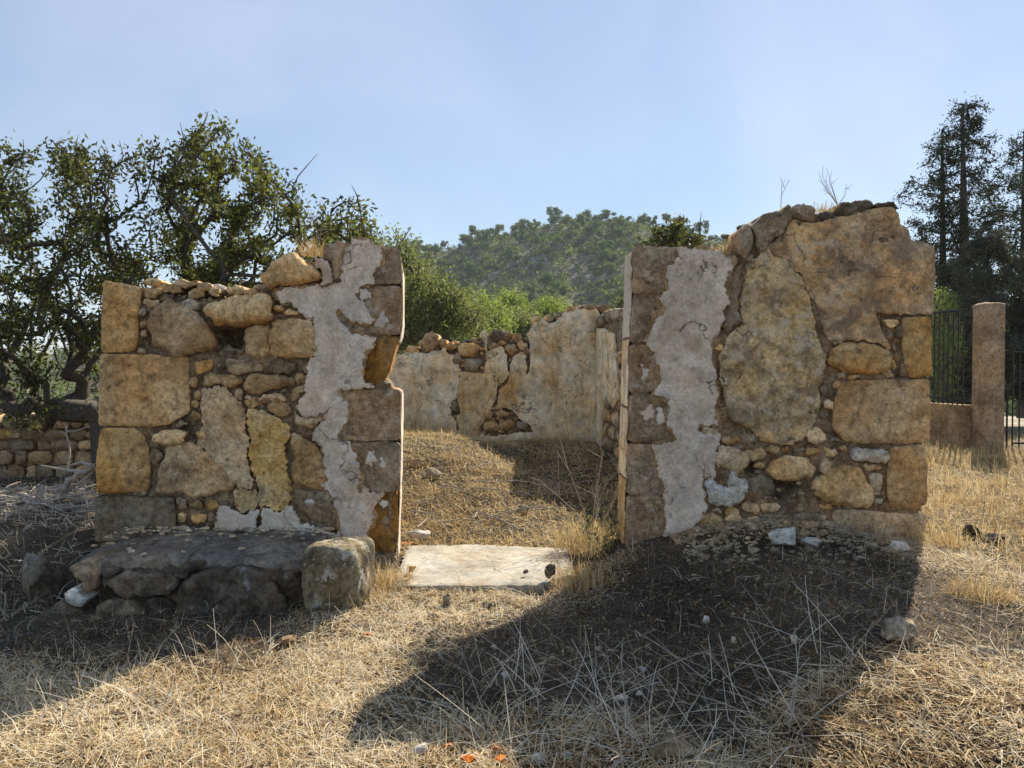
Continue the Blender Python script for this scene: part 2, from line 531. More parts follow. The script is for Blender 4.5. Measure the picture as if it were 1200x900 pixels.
def piece(name, Q, frame, mat, parent, front=.03, thick=.2, s=.016, rnd=.02, bulge=0.0, amp=.006, edge=.006, inset=.003, fscale=9.0, holes=None, soft=True, tilt=0.0, smooth=True, efr=1.0):
    """solid with outline Q (n,2 in metres, along and up the wall), face standing `front` proud of the wall plane,
    rim rounded over rnd. frame(a, b, d) -> world, d = depth behind the plane."""
    SEED[0] += 3.71
    sd_ = SEED[0]
    Q = np.asarray(Q, float)
    if area(Q) < 0:
        Q = Q[::-1]
    # corner rounding
    if soft:
        A = Q * .75 + np.roll(Q, -1, 0) * .25
        B = Q * .25 + np.roll(Q, -1, 0) * .75
        L = np.hypot(*(np.roll(Q, -1, 0) - Q).T)
        out = []
        for q, nx_, l in zip(Q, np.roll(Q, -1, 0), L):
            k = min(.25, .018 / max(l, 1e-6))
            out += [q + (nx_ - q) * k, nx_ - (nx_ - q) * k]
        Q = np.array(out)
    Q = resample(Q, s)
    tang = np.roll(Q, -1, 0) - np.roll(Q, 1, 0)
    nrm = np.stack([tang[:, 1], -tang[:, 0]], 1) / (np.hypot(*tang.T)[:, None] + 1e-9)
    e = np.array([noise.fractal(Vector((q[0] * 16 * efr, q[1] * 16 * efr, sd_)), .55, 2.2, 5) for q in Q])
    Q2 = Q + nrm * (e * edge * 1.6 - inset)[:, None]
    # interior
    lo, hi = Q2.min(0), Q2.max(0)
    xs = np.arange(lo[0], hi[0], s)
    ys = np.arange(lo[1], hi[1], s * .87)
    G = np.array([[x + (s / 2 if j % 2 else 0), y] for j, y in enumerate(ys) for x in xs]) if len(xs) and len(ys) else np.zeros((0, 2))
    if len(G):
        G = G + nr.uniform(-.2 * s, .2 * s, G.shape)
        G = G[inside(G, Q2)]
    if len(G):
        G = G[poly_dist(G, Q2) > .55 * s]
    if len(G) == 0:
        G = Q2.mean(0)[None]
    nb = len(Q2)
    allp = [Vector(q) for q in Q2] + [Vector(q) for q in G]
    res = delaunay_2d_cdt(allp, [], [list(range(nb))], 1, 1e-6)
    V = np.array([[v_[0], v_[1]] for v_ in res[0]])
    faces = [list(f_) for f_ in res[2]]
    d = poly_dist(V, Q2)
    tt = np.clip(d / max(rnd, 1e-4), 0, 1)
    prof = np.sqrt(np.clip(1 - (1 - tt) ** 2, 0, 1))
    c0 = Q2.mean(0)
    ext = np.abs(Q2 - c0).max(0) + 1e-6
    rr = np.clip(1 - (((V - c0) / ext) ** 2).sum(1) * .5, 0, 1)
    nz = np.array([noise.fractal(Vector((v_[0] * fscale, v_[1] * fscale, sd_)), .75, 2.1, 5) for v_ in V])
    tx, tz = rng.uniform(-tilt, tilt), rng.uniform(-tilt, tilt)
    dep = -front + rnd * (1 - prof) - bulge * rr - amp * nz * 1.4 * (0.3 + .7 * prof) + (V[:, 0] - c0[0]) * tx + (V[:, 1] - c0[1]) * tz
    if holes:
        for H, dh in holes:
            H = np.asarray(H)
            ins = inside(V, H)
            dep = dep + np.where(ins, dh, 0)
    # boundary edges
    cnt = {}
    for f_ in faces:
        for a, b_ in zip(f_, f_[1:] + f_[:1]):
            k = (min(a, b_), max(a, b_))
            cnt.setdefault(k, []).append((a, b_))
    bnd = [v_[0] for v_ in cnt.values() if len(v_) == 1]
    nv = len(V)
    bi = sorted({a for e_ in bnd for a in e_})
    idx = {a: nv + i for i, a in enumerate(bi)}
    W = [frame(V[i][0], V[i][1], dep[i]) for i in range(nv)] + [frame(V[a][0], V[a][1], thick) for a in bi] + [frame(V[a][0], V[a][1], dep[a]) for a in bi]
    fr_ = {a: nv + len(bi) + i for i, a in enumerate(bi)}
    flip = frame.flip
    F_ = []
    for f_ in faces:
        F_.append(f_[::-1] if flip else f_)
    for a, b_ in bnd:
        q = [fr_[b_], fr_[a], idx[a], idx[b_]]
        F_.append(q[::-1] if flip else q)
    nxt = {a: b_ for a, b_ in bnd}
    if nxt:
        st = bnd[0][0]
        loop = [st]
        cur = nxt[st]
        while cur != st and len(loop) <= len(bnd):
            loop.append(cur)
            cur = nxt.get(cur, st)
        lp = [idx[a] for a in loop]
        F_.append(lp if flip else lp[::-1])
    me = mesh(name, W, F_, smooth, parent.location if parent else None)
    if smooth:
        me.polygons[len(me.polygons) - 1].use_smooth = False
    return link(name, me, mat, parent)


class Frame:
    """maps (a along, b up, d behind) to world; origin o, unit direction u along, n pointing behind"""
    def __init__(s_, o, u, n):
        s_.o, s_.u, s_.n = np.array(o, float), np.array(u, float), np.array(n, float)
        # front face must point along -n
        z = np.cross(s_.u, (0, 0, 1))
        s_.flip = float(np.dot(z, s_.n)) > 0

    def __call__(s_, a, b, d):
        return s_.o + s_.u * a + np.array((0, 0, b)) + s_.n * d


def px(poly, Y):
    return np.array([(at(u, v_, Y)[0], at(u, v_, Y)[2]) for u, v_ in poly])


def box_poly(x0, y0, x1, y1, j=1.5, tl=0):
    """small irregular blob from a pixel box"""
    n = rng.choice((5, 6, 7))
    cx, cy, rx, ry = (x0 + x1) / 2, (y0 + y1) / 2, (x1 - x0) / 2, (y1 - y0) / 2
    out = []
    ph = rng.uniform(0, 6.28)
    for k in range(n):
        a = ph + k * 2 * math.pi / n + rng.uniform(-.3, .3)
        c, s_ = math.cos(a), math.sin(a)
        r_ = 1 / max((abs(c) ** 4 + abs(s_) ** 4) ** (1 / 4), .01) * rng.uniform(.84, 1.14)
        X, Z = c * r_ * rx, s_ * r_ * ry
        out.append((cx + X + Z * tl, cy + Z - X * tl))
    return out


YF = 5.5
FR = Frame((0, YF, 0), (1, 0, 0), (0, 1, 0))
FLW = Frame((0, YF, 0), (1, 0, 0), (-.115, 1, 0))   # the left wall's door jamb is splayed

# ================================================================== the ground
ax = np.concatenate([-np.geomspace(900, 8, 26), np.arange(-7.5, 7.51, .055), np.geomspace(8, 900, 26)])
ay = np.concatenate([-np.geomspace(300, 2, 14), np.arange(-1.5, 12.6, .06), np.geomspace(12.8, 1200, 40)])
GX, GY = np.meshgrid(ax, ay)
GZ = gz(GX, GY)
nxg, nyg = len(ax), len(ay)
ii = np.arange(nyg - 1)[:, None] * nxg + np.arange(nxg - 1)[None]
quads = np.stack([ii, ii + 1, ii + nxg + 1, ii + nxg], -1).reshape(-1, 4)
gme = fast_mesh('ground', np.stack([GX, GY, GZ], -1).reshape(-1, 3), quads, True)
tag(link('ground', gme, M['soil']), kind='structure')

# ================================================================== left part of the facade
base = (at(290, 640, YF)[0], YF, .1)
LW = empty('ruined_wall', base, 'ruined rubble and plaster wall left of the doorway, square corner blocks at its left end', 'wall', 'stone walls of the roofless ruin')
HOLE = [(249, 384), (268, 385), (286, 384), (285, 402), (275, 414), (262, 412), (252, 402)]
left_outline = [(122, 335), (165, 340), (205, 345), (250, 348), (300, 345), (320, 318), (350, 305), (380, 300), (400, 292), (440, 290), (464, 296), (467, 330),
                (466, 390), (458, 400), (452, 440), (465, 457), (464, 640), (462, 700), (112, 700), (117, 500)]
piece('mortar_core', px(left_outline, YF), FLW, M['mortar'], LW, front=-.015, thick=.36, s=.022, rnd=.03, amp=.02, edge=.01, fscale=12,
      holes=[(px(HOLE, YF), .3)], inset=.012)
LP = [px(HOLE, YF)]   # covered outlines


def stone(poly, mat='stone', Y=YF, fr=FR, par=None, name='stone', reg=None, **kw):
    if par is LW:
        fr = FLW
    Q = px(poly, Y)
    if reg is not None:
        reg.append(Q)
    k = dict(front=.03, thick=.12, rnd=.024, bulge=.012, amp=.016, edge=.011, tilt=.07, inset=.001)
    k.update(kw)
    return piece(name, Q, fr, M[mat], par, **k)


ASH = dict(front=.03, thick=.41, rnd=.009, bulge=.002, amp=.011, edge=.004, tilt=.01, inset=.0015)
for q in ([(122, 329), (140, 331), (167, 337), (164, 370), (163, 395), (158, 413), (119, 413), (120, 370)],
          [(118, 415), (175, 415), (200, 418), (221, 416), (223, 450), (224, 484), (207, 492), (195, 499), (170, 500), (116, 499), (117, 450)],
          [(119, 501), (160, 501), (172, 512), (177, 535), (177, 565), (173, 576), (114, 578), (113, 540)]):
    stone(q, 'ashlar', par=LW, reg=LP, name='corner_block', **{**ASH, 'rnd': .014})
stone([(112, 580), (205, 582), (207, 600), (206, 630), (150, 634), (112, 636)], 'stone_grey', par=LW, reg=LP, name='corner_block', **{**ASH, 'rnd': .018})
big = [
    ([(174, 372), (180, 360), (190, 353), (205, 352), (225, 358), (240, 372), (247, 388), (255, 400), (250, 411), (235, 412), (225, 414), (205, 419), (196, 411), (180, 406), (176, 390)], 'stone', dict(front=.07, bulge=.04, rnd=.07)),
    ([(240, 362), (255, 352), (290, 345), (312, 342), (321, 352), (320, 372), (318, 378), (290, 382), (268, 383), (250, 378), (244, 368)], 'stone', dict(front=.09, bulge=.03, rnd=.05, thick=.3)),
    ([(305, 327), (320, 308), (345, 296), (352, 301), (358, 308), (375, 318), (379, 330), (345, 335), (315, 339), (308, 332)], 'stone', dict(front=.06, bulge=.03, rnd=.04, thick=.33)),
    ([(320, 375), (345, 372), (365, 376), (370, 385), (372, 412), (365, 419), (320, 418), (317, 400)], 'stone', dict(front=.06, rnd=.03)),
    ([(287, 386), (300, 379), (316, 380), (316, 400), (316, 418), (300, 420), (287, 412)], 'stone', dict(front=.02)),
    ([(256, 407), (264, 402), (276, 409), (280, 415), (262, 416), (255, 412)], 'stone_grey', dict(front=-.08, thick=.25)),
    ([(290, 441), (300, 438), (340, 441), (347, 445), (346, 452), (320, 456), (295, 462), (288, 455)], 'stone', dict(front=.05)),
    ([(236, 441), (255, 437), (280, 440), (286, 447), (278, 455), (262, 452), (250, 451), (238, 455)], 'stone', dict(front=.03)),
    ([(345, 479), (350, 486), (365, 489), (380, 488), (373, 500), (365, 502), (350, 498), (344, 490)], 'stone', dict(front=.03)),
    ([(181, 512), (190, 503), (210, 502), (222, 508), (218, 518), (195, 521), (183, 517)], 'stone', dict(front=.06, bulge=.03)),
    ([(196, 523), (215, 517), (232, 520), (250, 535), (262, 548), (279, 562), (275, 573), (255, 577), (240, 583), (225, 583), (215, 575), (200, 580), (182, 576), (184, 560), (190, 540)], 'render_tan', dict(front=.03, bulge=.01)),
    ([(341, 506), (350, 510), (362, 515), (372, 522), (378, 535), (380, 548), (384, 555), (385, 569), (375, 574), (355, 571), (341, 567), (341, 552), (345, 530), (341, 522)], 'stone', dict(front=.025)),
    ([(343, 571), (355, 575), (375, 577), (387, 575), (391, 590), (396, 605), (399, 615), (392, 622), (375, 614), (360, 606), (346, 595)], 'stone_grey', dict(front=.01)),
    ([(358, 586), (364, 585), (373, 589), (366, 594), (360, 592)], 'stone_white', dict(front=.035, rnd=.015)),
    ([(380, 290), (388, 284), (400, 283), (409, 288), (404, 300), (402, 315), (398, 330), (390, 326), (388, 310), (379, 302)], 'jamb', dict(front=.03, thick=.38)),
]
for q, mm, kw in big:
    stone(q, mm, par=LW, reg=LP, **kw)
for bx in [(225, 421, 253, 437), (263, 418, 307, 437), (313, 422, 348, 438), (306, 460, 337, 473), (339, 453, 351, 469), (286, 464, 311, 477), (314, 470, 341, 487),
           (346, 435, 358, 451), (177, 523, 192, 547), (207, 493, 223, 502), (228, 504, 255, 515), (224, 441, 234, 456), (227, 457, 238, 468), (277, 455, 287, 470),
           (288, 462, 296, 470), (164, 327, 192, 335), (169, 336, 191, 350), (188, 343, 203, 352), (170, 350, 190, 360), (191, 333, 214, 346), (203, 328, 230, 338),
           (217, 337, 241, 351), (209, 348, 236, 364), (231, 330, 247, 343), (246, 335, 262, 348), (265, 334, 289, 347), (288, 338, 304, 348), (165, 372, 174, 385), (166, 386, 175, 395),
           (163, 361, 172, 371), (163, 406, 172, 415), (207, 582, 222, 595), (223, 585, 240, 597), (242, 585, 257, 598), (257, 586, 269, 596), (208, 598, 221, 613),
           (222, 600, 246, 614), (246, 600, 256, 612), (197, 576, 214, 582), (157, 574, 174, 581), (226, 468, 237, 480), (225, 482, 236, 493), (302, 372, 316, 380),
           (322, 358, 333, 367), (334, 362, 350, 370), (346, 452, 357, 462), (432, 648, 462, 671), (402, 643, 428, 660)]:
    stone(box_poly(*bx), rng.choice(['stone', 'stone', 'stone', 'stone_grey']), par=LW, reg=LP, front=rng.uniform(.01, .05), rnd=.012, bulge=.012, s=.012, thick=.1 if bx[1] > 350 else .3)
# jamb blocks at the doorway
for q, mm in [([(388, 288), (405, 284), (430, 284), (466, 291), (471, 303), (471, 333), (386, 334)], 'jamb'),
              ([(375, 336), (471, 335), (471, 380), (469, 392), (375, 393)], 'jamb'),
              ([(372, 396), (468, 394), (463, 412), (459, 428), (453, 444), (441, 452), (372, 454)], 'brown'),
              ([(375, 457), (470, 456), (469, 516), (375, 517)], 'jamb'),
              ([(390, 519), (469, 518), (468, 577), (390, 577)], 'jamb'),
              ([(405, 579), (467, 578), (466, 630), (464, 646), (425, 648), (402, 640)], 'brown')]:
    stone(q, mm, par=LW, reg=LP, name='jamb_block', **{**ASH, 'front': .012 if mm == 'jamb' else -.01, 'thick': .40})
# plaster
PL = dict(thick=.03, rnd=.004, inset=0, efr=1.6, bulge=0, amp=.004, edge=.013, tilt=0, soft=False, s=.0105, fscale=5)
P4 = [(402, 307), (403, 297), (409, 288), (413, 282), (422, 280), (433, 282), (440, 288), (448, 291), (448, 308), (441, 317), (436, 325), (441, 333), (422, 336), (421, 342),
      (417, 347), (421, 353), (428, 355), (432, 367), (439, 375), (432, 380), (412, 378), (404, 368), (397, 364), (396, 372), (404, 382), (412, 390), (425, 393), (440, 396), (438, 408), (427, 413), (425, 425), (425, 442),
      (430, 450), (438, 453), (420, 456), (400, 456), (399, 462), (408, 473), (409, 488), (402, 500), (395, 510), (397, 517), (410, 518), (415, 530), (421, 542), (425, 562), (418, 572), (422, 577), (426, 569),
      (432, 577), (450, 578), (442, 588), (437, 597), (439, 605), (432, 620), (430, 633), (420, 643), (400, 636), (399, 620), (397, 603), (390, 585), (387, 575), (377, 568), (387, 562), (380, 552), (380, 540),
      (378, 527), (368, 515), (367, 508), (373, 500), (381, 491), (373, 487), (358, 489), (348, 477), (358, 462), (360, 443), (360, 433), (365, 418), (367, 405), (368, 398), (370, 378),
      (355, 368), (345, 360), (340, 352), (331, 357), (327, 348), (322, 345), (330, 339), (370, 336), (387, 335), (400, 331)]
stone(P4, 'undercoat', par=LW, name='undercoat', **{**PL, 'front': .024, 'thick': .02, 'inset': -.013, 'edge': .02, 'efr': .6, 'amp': .008})
stone(P4, 'plaster', par=LW, reg=LP, name='plaster', **{**PL, 'front': .038, 'thick': .02, 'amp': .007})
stone([(371, 305), (378, 303), (385, 307), (389, 320), (390, 330), (387, 334), (378, 334), (380, 325), (373, 315)], 'plaster', par=LW, name='plaster', **{**PL, 'front': .075, 'thick': .02})
stone([(237, 456), (252, 452), (265, 454), (273, 463), (289, 478), (288, 498), (293, 514), (289, 530), (293, 548), (300, 563), (296, 572), (280, 572), (262, 550), (250, 536), (230, 519), (235, 512), (238, 498)],
      'render_tan', par=LW, reg=LP, name='plaster', **{**PL, 'front': .03, 'thick': .07, 'amp': .012})
stone([(291, 478), (315, 483), (330, 492), (340, 501), (339, 514), (334, 524), (337, 540), (338, 556), (341, 570), (340, 590), (335, 596), (322, 598), (312, 592), (307, 596), (306, 588), (302, 563), (296, 545), (292, 530), (295, 513), (290, 497)],
      'ochre_yellow', par=LW, reg=LP, name='plaster', **{**PL, 'front': .035, 'thick': .07, 'amp': .012})
stone([(308, 597), (313, 593), (322, 599), (335, 597), (342, 592), (354, 612), (378, 620), (392, 626), (398, 622), (403, 640), (330, 640), (302, 640), (307, 605)],
      'plaster_pale', par=LW, reg=LP, name='plaster', **{**PL, 'front': .036, 'thick': .07, 'amp': .01})
stone([(258, 592), (270, 594), (282, 602), (298, 598), (304, 598), (299, 640), (255, 638), (252, 610)], 'plaster_pale', par=LW, reg=LP, name='plaster', **{**PL, 'front': .034, 'thick': .07, 'amp': .01})
stone([(277, 573), (296, 574), (302, 571), (305, 590), (298, 596), (283, 600), (276, 590)], 'ochre_yellow', par=LW, reg=LP, name='plaster', **{**PL, 'front': .04, 'thick': .07, 'amp': .01})
for q in [[(421, 340), (430, 338), (436, 350), (430, 353), (422, 350)], [(446, 368), (451, 366), (455, 378), (448, 386), (440, 382)], [(444, 588), (449, 583), (456, 590), (448, 596)],
          [(431, 530), (438, 527), (441, 540), (434, 548), (428, 541)], [(445, 537), (449, 535), (452, 546), (447, 550)]]:
    stone(q, 'plaster_pale', par=LW, name='plaster', **{**PL, 'front': .022, 'thick': .0, 's': .01})


def rubble_fill(outline, cov, par, fr, n, rmin, rmax, mats, plane_front=.0, s=.012, seed=3, asp=.7):
    """pebbles and chips wedged in the open joints, joined into one part"""
    rg = random.Random(seed)
    Q = outline
    lo, hi = Q.min(0), Q.max(0)
    pts, rad = [], []
    out = []
    tries = 0
    while len(out) < n and tries < n * 40:
        tries += 1
        p_ = np.array([rg.uniform(lo[0], hi[0]), rg.uniform(lo[1], hi[1])])
        r_ = rg.uniform(rmin, rmax) ** 1.0
        if not inside(p_[None], Q)[0]:
            continue
        if any(inside(p_[None], c)[0] for c in cov):
            continue
        dd = min(poly_dist(p_[None], c)[0] for c in cov) if cov else 1
        if dd < r_ * .35:
            continue
        if pts and min(np.hypot(*(p_ - np.array(pts)).T) - (np.array(rad) + r_) * .72) < 0:
            continue
        pts.append(p_)
        rad.append(r_)
        out.append((p_, r_))
    vs, fs = [], []
    for p_, r_ in out:
        v_, f_ = rock_geo(rg, (r_, r_ * .8, r_ * rg.uniform(.5, .85)), 1, .25)
        a = rg.uniform(-.5, .5)
        b0 = len(vs)
        for q in v_:
            x, z = q[0] * math.cos(a) - q[2] * math.sin(a), q[0] * math.sin(a) + q[2] * math.cos(a)
            vs.append(fr(p_[0] + x, p_[1] + z, plane_front + q[1]))
        fs += [[b0 + k for k in f__] for f__ in f_]
    if vs:
        o = link('rubble_fill', mesh('rubble_fill', vs, fs, False, par.location), M[mats], par)
        o['kind'] = 'stuff'


_ico = {}


def ico(sub):
    if sub not in _ico:
        bm = bmesh.new()
        bmesh.ops.create_icosphere(bm, subdivisions=sub, radius=1)
        _ico[sub] = (np.array([v_.co[:] for v_ in bm.verts]), [[v_.index for v_ in f_.verts] for f_ in bm.faces])
        bm.free()
    return _ico[sub]


def rock_geo(rg, size, sub=2, rough=.15, box=2.6, cuts=9):
    V, Fc = ico(sub)
    V = V.copy()
    n_ = (np.abs(V) ** box).sum(1) ** (1 / box)
    V = V / n_[:, None]
    for _ in range(cuts):
        d = np.array([rg.gauss(0, 1) for _ in range(3)])
        d /= np.linalg.norm(d)
        h_ = rg.uniform(.42, .85)
        k = V @ d
        V = V - np.where(k > h_, k - h_, 0)[:, None] * d * .97
    sd_ = rg.uniform(0, 99)
    nz = np.array([noise.fractal(Vector((q[0] * 1.6 + sd_, q[1] * 1.6, q[2] * 1.6)), .8, 2.1, 5) for q in V])
    V = V * (1 + rough * nz)[:, None]
    return V * np.array(size), Fc


rubble_fill(px(left_outline, YF), LP, LW, FR, 260, .014, .038, 'crystal', plane_front=.02)
# loose rubble on the wall top, through its thickness
rt = random.Random(4)
for k in range(46):
    u = rt.uniform(170, 300)
    X, _, Z = at(u, 344 + rt.uniform(-8, 3), YF)
    d = rt.uniform(.08, .38)
    sz = rt.uniform(.03, .075)
    v_, f_ = rock_geo(rt, (sz * 1.3, sz, sz * .7), 2, .2)
    v_ = v_ + np.array((X, YF + d, Z + .0))
    link('stone', mesh('stone', v_, f_, False, LW.location), M[rt.choice(['stone', 'stone_grey', 'stone_white'])], LW)

# ================================================================== right part of the facade
RW = empty('ruined_wall', (at(910, 630, YF)[0], YF, .2), 'taller ruined wall right of the doorway, broad grey plaster strip and cracked ochre render', 'wall', 'stone walls of the roofless ruin')
RP = []
right_outline = [(745, 295), (800, 296), (850, 302), (864, 285), (872, 268), (900, 254), (928, 246), (970, 250), (1005, 244), (1048, 243), (1052, 258), (1066, 284), (1090, 290), (1089, 370),
                 (1086, 445), (1084, 520), (1082, 600), (1080, 700), (736, 700), (738, 560), (741, 402)]
piece('mortar_core', px(right_outline, YF), FR, M['mortar'], RW, front=.004, thick=.36, s=.022, rnd=.03, amp=.02, edge=.008, fscale=12, inset=.012,
      holes=[(px([(905, 560), (930, 562), (942, 570), (930, 584), (912, 586), (900, 578)], YF), .15), (px([(868, 540), (885, 545), (893, 552), (880, 556), (868, 552)], YF), .12)])
for q in ([(743, 291), (750, 287), (800, 291), (845, 297), (852, 303), (850, 345), (742, 345)], [(742, 347), (845, 347), (840, 401), (739, 402)], [(738, 404), (840, 404), (836, 459), (738, 460)],
          [(738, 462), (836, 462), (833, 518), (737, 519)], [(736, 520), (830, 520), (822, 579), (735, 580)], [(735, 581), (820, 581), (812, 660), (733, 660)]):
    stone(q, 'jamb', par=RW, reg=RP, name='jamb_block', **{**ASH, 'front': .012, 'thick': .40})
P6 = [(793, 292), (820, 293), (843, 296), (857, 307), (855, 318), (848, 330), (847, 337), (853, 353), (848, 360), (843, 382), (840, 393), (832, 403), (833, 415), (832, 423), (838, 440), (837, 453),
      (842, 467), (835, 477), (838, 497), (818, 498), (817, 506), (842, 510), (842, 520), (837, 527), (842, 537), (837, 545), (836, 562), (820, 560), (825, 580), (827, 600), (813, 613), (810, 630), (806, 655), (778, 655),
      (777, 633), (780, 613), (777, 577), (778, 567), (771, 557), (767, 530), (763, 521), (790, 518), (790, 512), (785, 503), (780, 493), (785, 480), (783, 467), (763, 462), (772, 452), (774, 440),
      (769, 423), (762, 408), (753, 400), (763, 392), (765, 380), (779, 363), (773, 352), (772, 347), (783, 340), (779, 322), (780, 317), (792, 307)]
stone(P6, 'undercoat', par=RW, name='undercoat', **{**PL, 'front': .026, 'thick': .05, 'inset': -.013, 'edge': .02, 'efr': .6, 'amp': .008})
stone(P6, 'plaster', par=RW, reg=RP, name='plaster', **{**PL, 'front': .040, 'thick': .05, 'amp': .007})
for q in [[(752, 428), (757, 424), (761, 436), (756, 450), (750, 445)], [(748, 470), (758, 468), (765, 474), (766, 488), (756, 492), (748, 486)], [(771, 474), (777, 480), (778, 492), (771, 498), (768, 486)]]:
    stone(q, 'plaster_pale', par=RW, name='plaster', **{**PL, 'front': .020, 'thick': .0, 's': .01, 'edge': .012})
P7 = [(874, 312), (885, 302), (898, 290), (904, 299), (924, 307), (926, 316), (937, 325), (943, 340), (948, 354), (953, 378), (955, 395), (964, 412), (966, 420), (963, 440), (958, 455), (960, 470), (955, 486), (952, 498), (942, 512),
      (925, 521), (905, 519), (890, 516), (885, 508), (870, 498), (857, 493), (853, 487), (848, 467), (842, 443), (843, 433), (842, 415), (848, 405), (851, 395), (858, 388), (867, 380), (868, 365), (866, 350), (871, 335)]
stone(P7, 'ochre', par=RW, reg=RP, name='render_panel', **{**PL, 'front': .04, 'thick': .1, 'amp': .024, 'fscale': 6, 'rnd': .008, 's': .014, 'edge': .008})
P8 = [(929, 259), (955, 262), (975, 256), (1000, 253), (1022, 245), (1040, 242), (1051, 250), (1053, 262), (1062, 270), (1066, 283), (1080, 284), (1093, 291), (1094, 330), (1092, 369), (1060, 369), (1026, 367), (1025, 373), (1033, 390),
      (1040, 402), (1042, 412), (1030, 403), (1010, 399), (990, 399), (976, 405), (968, 398), (962, 380), (958, 360), (948, 347), (941, 333), (938, 322), (927, 315), (925, 306), (904, 298), (899, 289), (915, 276)]
stone(P8, 'ochre_red', par=RW, reg=RP, name='render_panel', **{**PL, 'front': .034, 'thick': .1, 'amp': .024, 'fscale': 5, 'rnd': .008, 's': .014, 'edge': .008})
rbig = [
    ([(858, 311), (872, 307), (870, 335), (865, 350), (867, 364), (866, 379), (857, 387), (849, 391), (846, 380), (852, 360), (854, 340), (858, 320)], 'stone_grey', dict(front=.02)),
    ([(880, 262), (900, 250), (925, 242), (928, 256), (914, 274), (898, 288), (893, 297), (883, 291)], 'jamb', dict(front=.05, thick=.38)),
    ([(866, 268), (879, 263), (882, 290), (876, 301), (868, 304), (862, 295)], 'jamb', dict(front=.03, thick=.3)),
    ([(927, 243), (943, 238), (953, 245), (955, 261), (930, 257)], 'jamb', dict(front=.04, thick=.38)),
    ([(956, 250), (974, 248), (976, 255), (968, 262), (956, 260)], 'stone_dark', dict(front=.02, thick=.38)),
    ([(985, 238), (1002, 239), (1003, 251), (988, 254), (978, 250)], 'stone_dark', dict(front=.02, thick=.38)),
    ([(1001, 235), (1010, 231), (1024, 235), (1026, 243), (1010, 249), (1000, 246)], 'stone_dark', dict(front=.0, thick=.38)),
    ([(1024, 239), (1036, 235), (1048, 238), (1053, 247), (1040, 243), (1026, 246)], 'stone_dark', dict(front=.04, thick=.38)),
    ([(972, 410), (985, 403), (1010, 401), (1028, 405), (1040, 414), (1043, 425), (1038, 434), (1023, 440), (1000, 438), (980, 434), (970, 428), (967, 420)], 'ashlar', dict(front=.07, bulge=.03, rnd=.04)),
    ([(921, 604), (945, 598), (967, 602), (968, 612), (960, 620), (935, 620), (918, 614)], 'stone_grey', dict(front=.06)),
    ([(900, 541), (915, 532), (935, 533), (945, 540), (953, 547), (948, 557), (935, 561), (905, 560), (895, 552)], 'stone', dict(front=.08, bulge=.03)),
    ([(965, 552), (985, 543), (1005, 547), (1012, 560), (1020, 580), (1018, 592), (1000, 594), (975, 590), (958, 582), (947, 571), (951, 563)], 'stone', dict(front=.06)),
    ([(842, 521), (858, 522), (873, 530), (876, 543), (868, 553), (860, 558), (850, 550), (838, 545), (840, 532)], 'stone', dict(front=.06)),
    ([(849, 570), (852, 550), (855, 545), (861, 555), (863, 561), (854, 569)], 'stone_white', dict(front=.07, rnd=.012)),
    ([(822, 562), (834, 560), (848, 572), (862, 563), (872, 558), (876, 570), (867, 585), (858, 591), (840, 592), (828, 588), (825, 575)], 'stone_white', dict(front=.07)),
    ([(878, 558), (890, 556), (908, 562), (908, 578), (895, 586), (880, 582), (876, 570)], 'stone_grey', dict(front=.02)),
    ([(944, 508), (952, 500), (962, 503), (969, 510), (963, 520), (952, 521), (943, 516)], 'stone', dict(front=.05)),
    ([(993, 525), (1005, 523), (1036, 526), (1039, 532), (1036, 541), (1010, 540), (993, 537)], 'stone_white', dict(front=.07, rnd=.02)),
    ([(975, 447), (985, 447), (990, 455), (975, 456)], 'stone', dict(front=.02)),
]
for q, mm, kw in rbig:
    stone(q, mm, par=RW, reg=RP, **kw)
for q, mm in [([(1052, 275), (1062, 272), (1066, 285), (1092, 292), (1092, 369), (1045, 369)], 'ashlar'),
              ([(1056, 372), (1090, 371), (1090, 441), (1064, 443), (1058, 430), (1055, 405)], 'ashlar'),
              ([(984, 447), (1000, 445), (1088, 444), (1088, 518), (1062, 519), (1005, 520), (985, 515), (974, 500), (976, 470)], 'ashlar'),
              ([(1041, 524), (1080, 520), (1085, 545), (1085, 590), (1070, 597), (1040, 594), (1037, 560)], 'ashlar'),
              ([(975, 597), (1000, 596), (1040, 600), (1083, 601), (1084, 640), (1040, 640), (1000, 638), (978, 630), (972, 608)], 'stone')]:
    stone(q, mm, par=RW, reg=RP, name='corner_block', **{**ASH, 'rnd': .014, 'front': .035 if q[0][1] > 300 else .0})
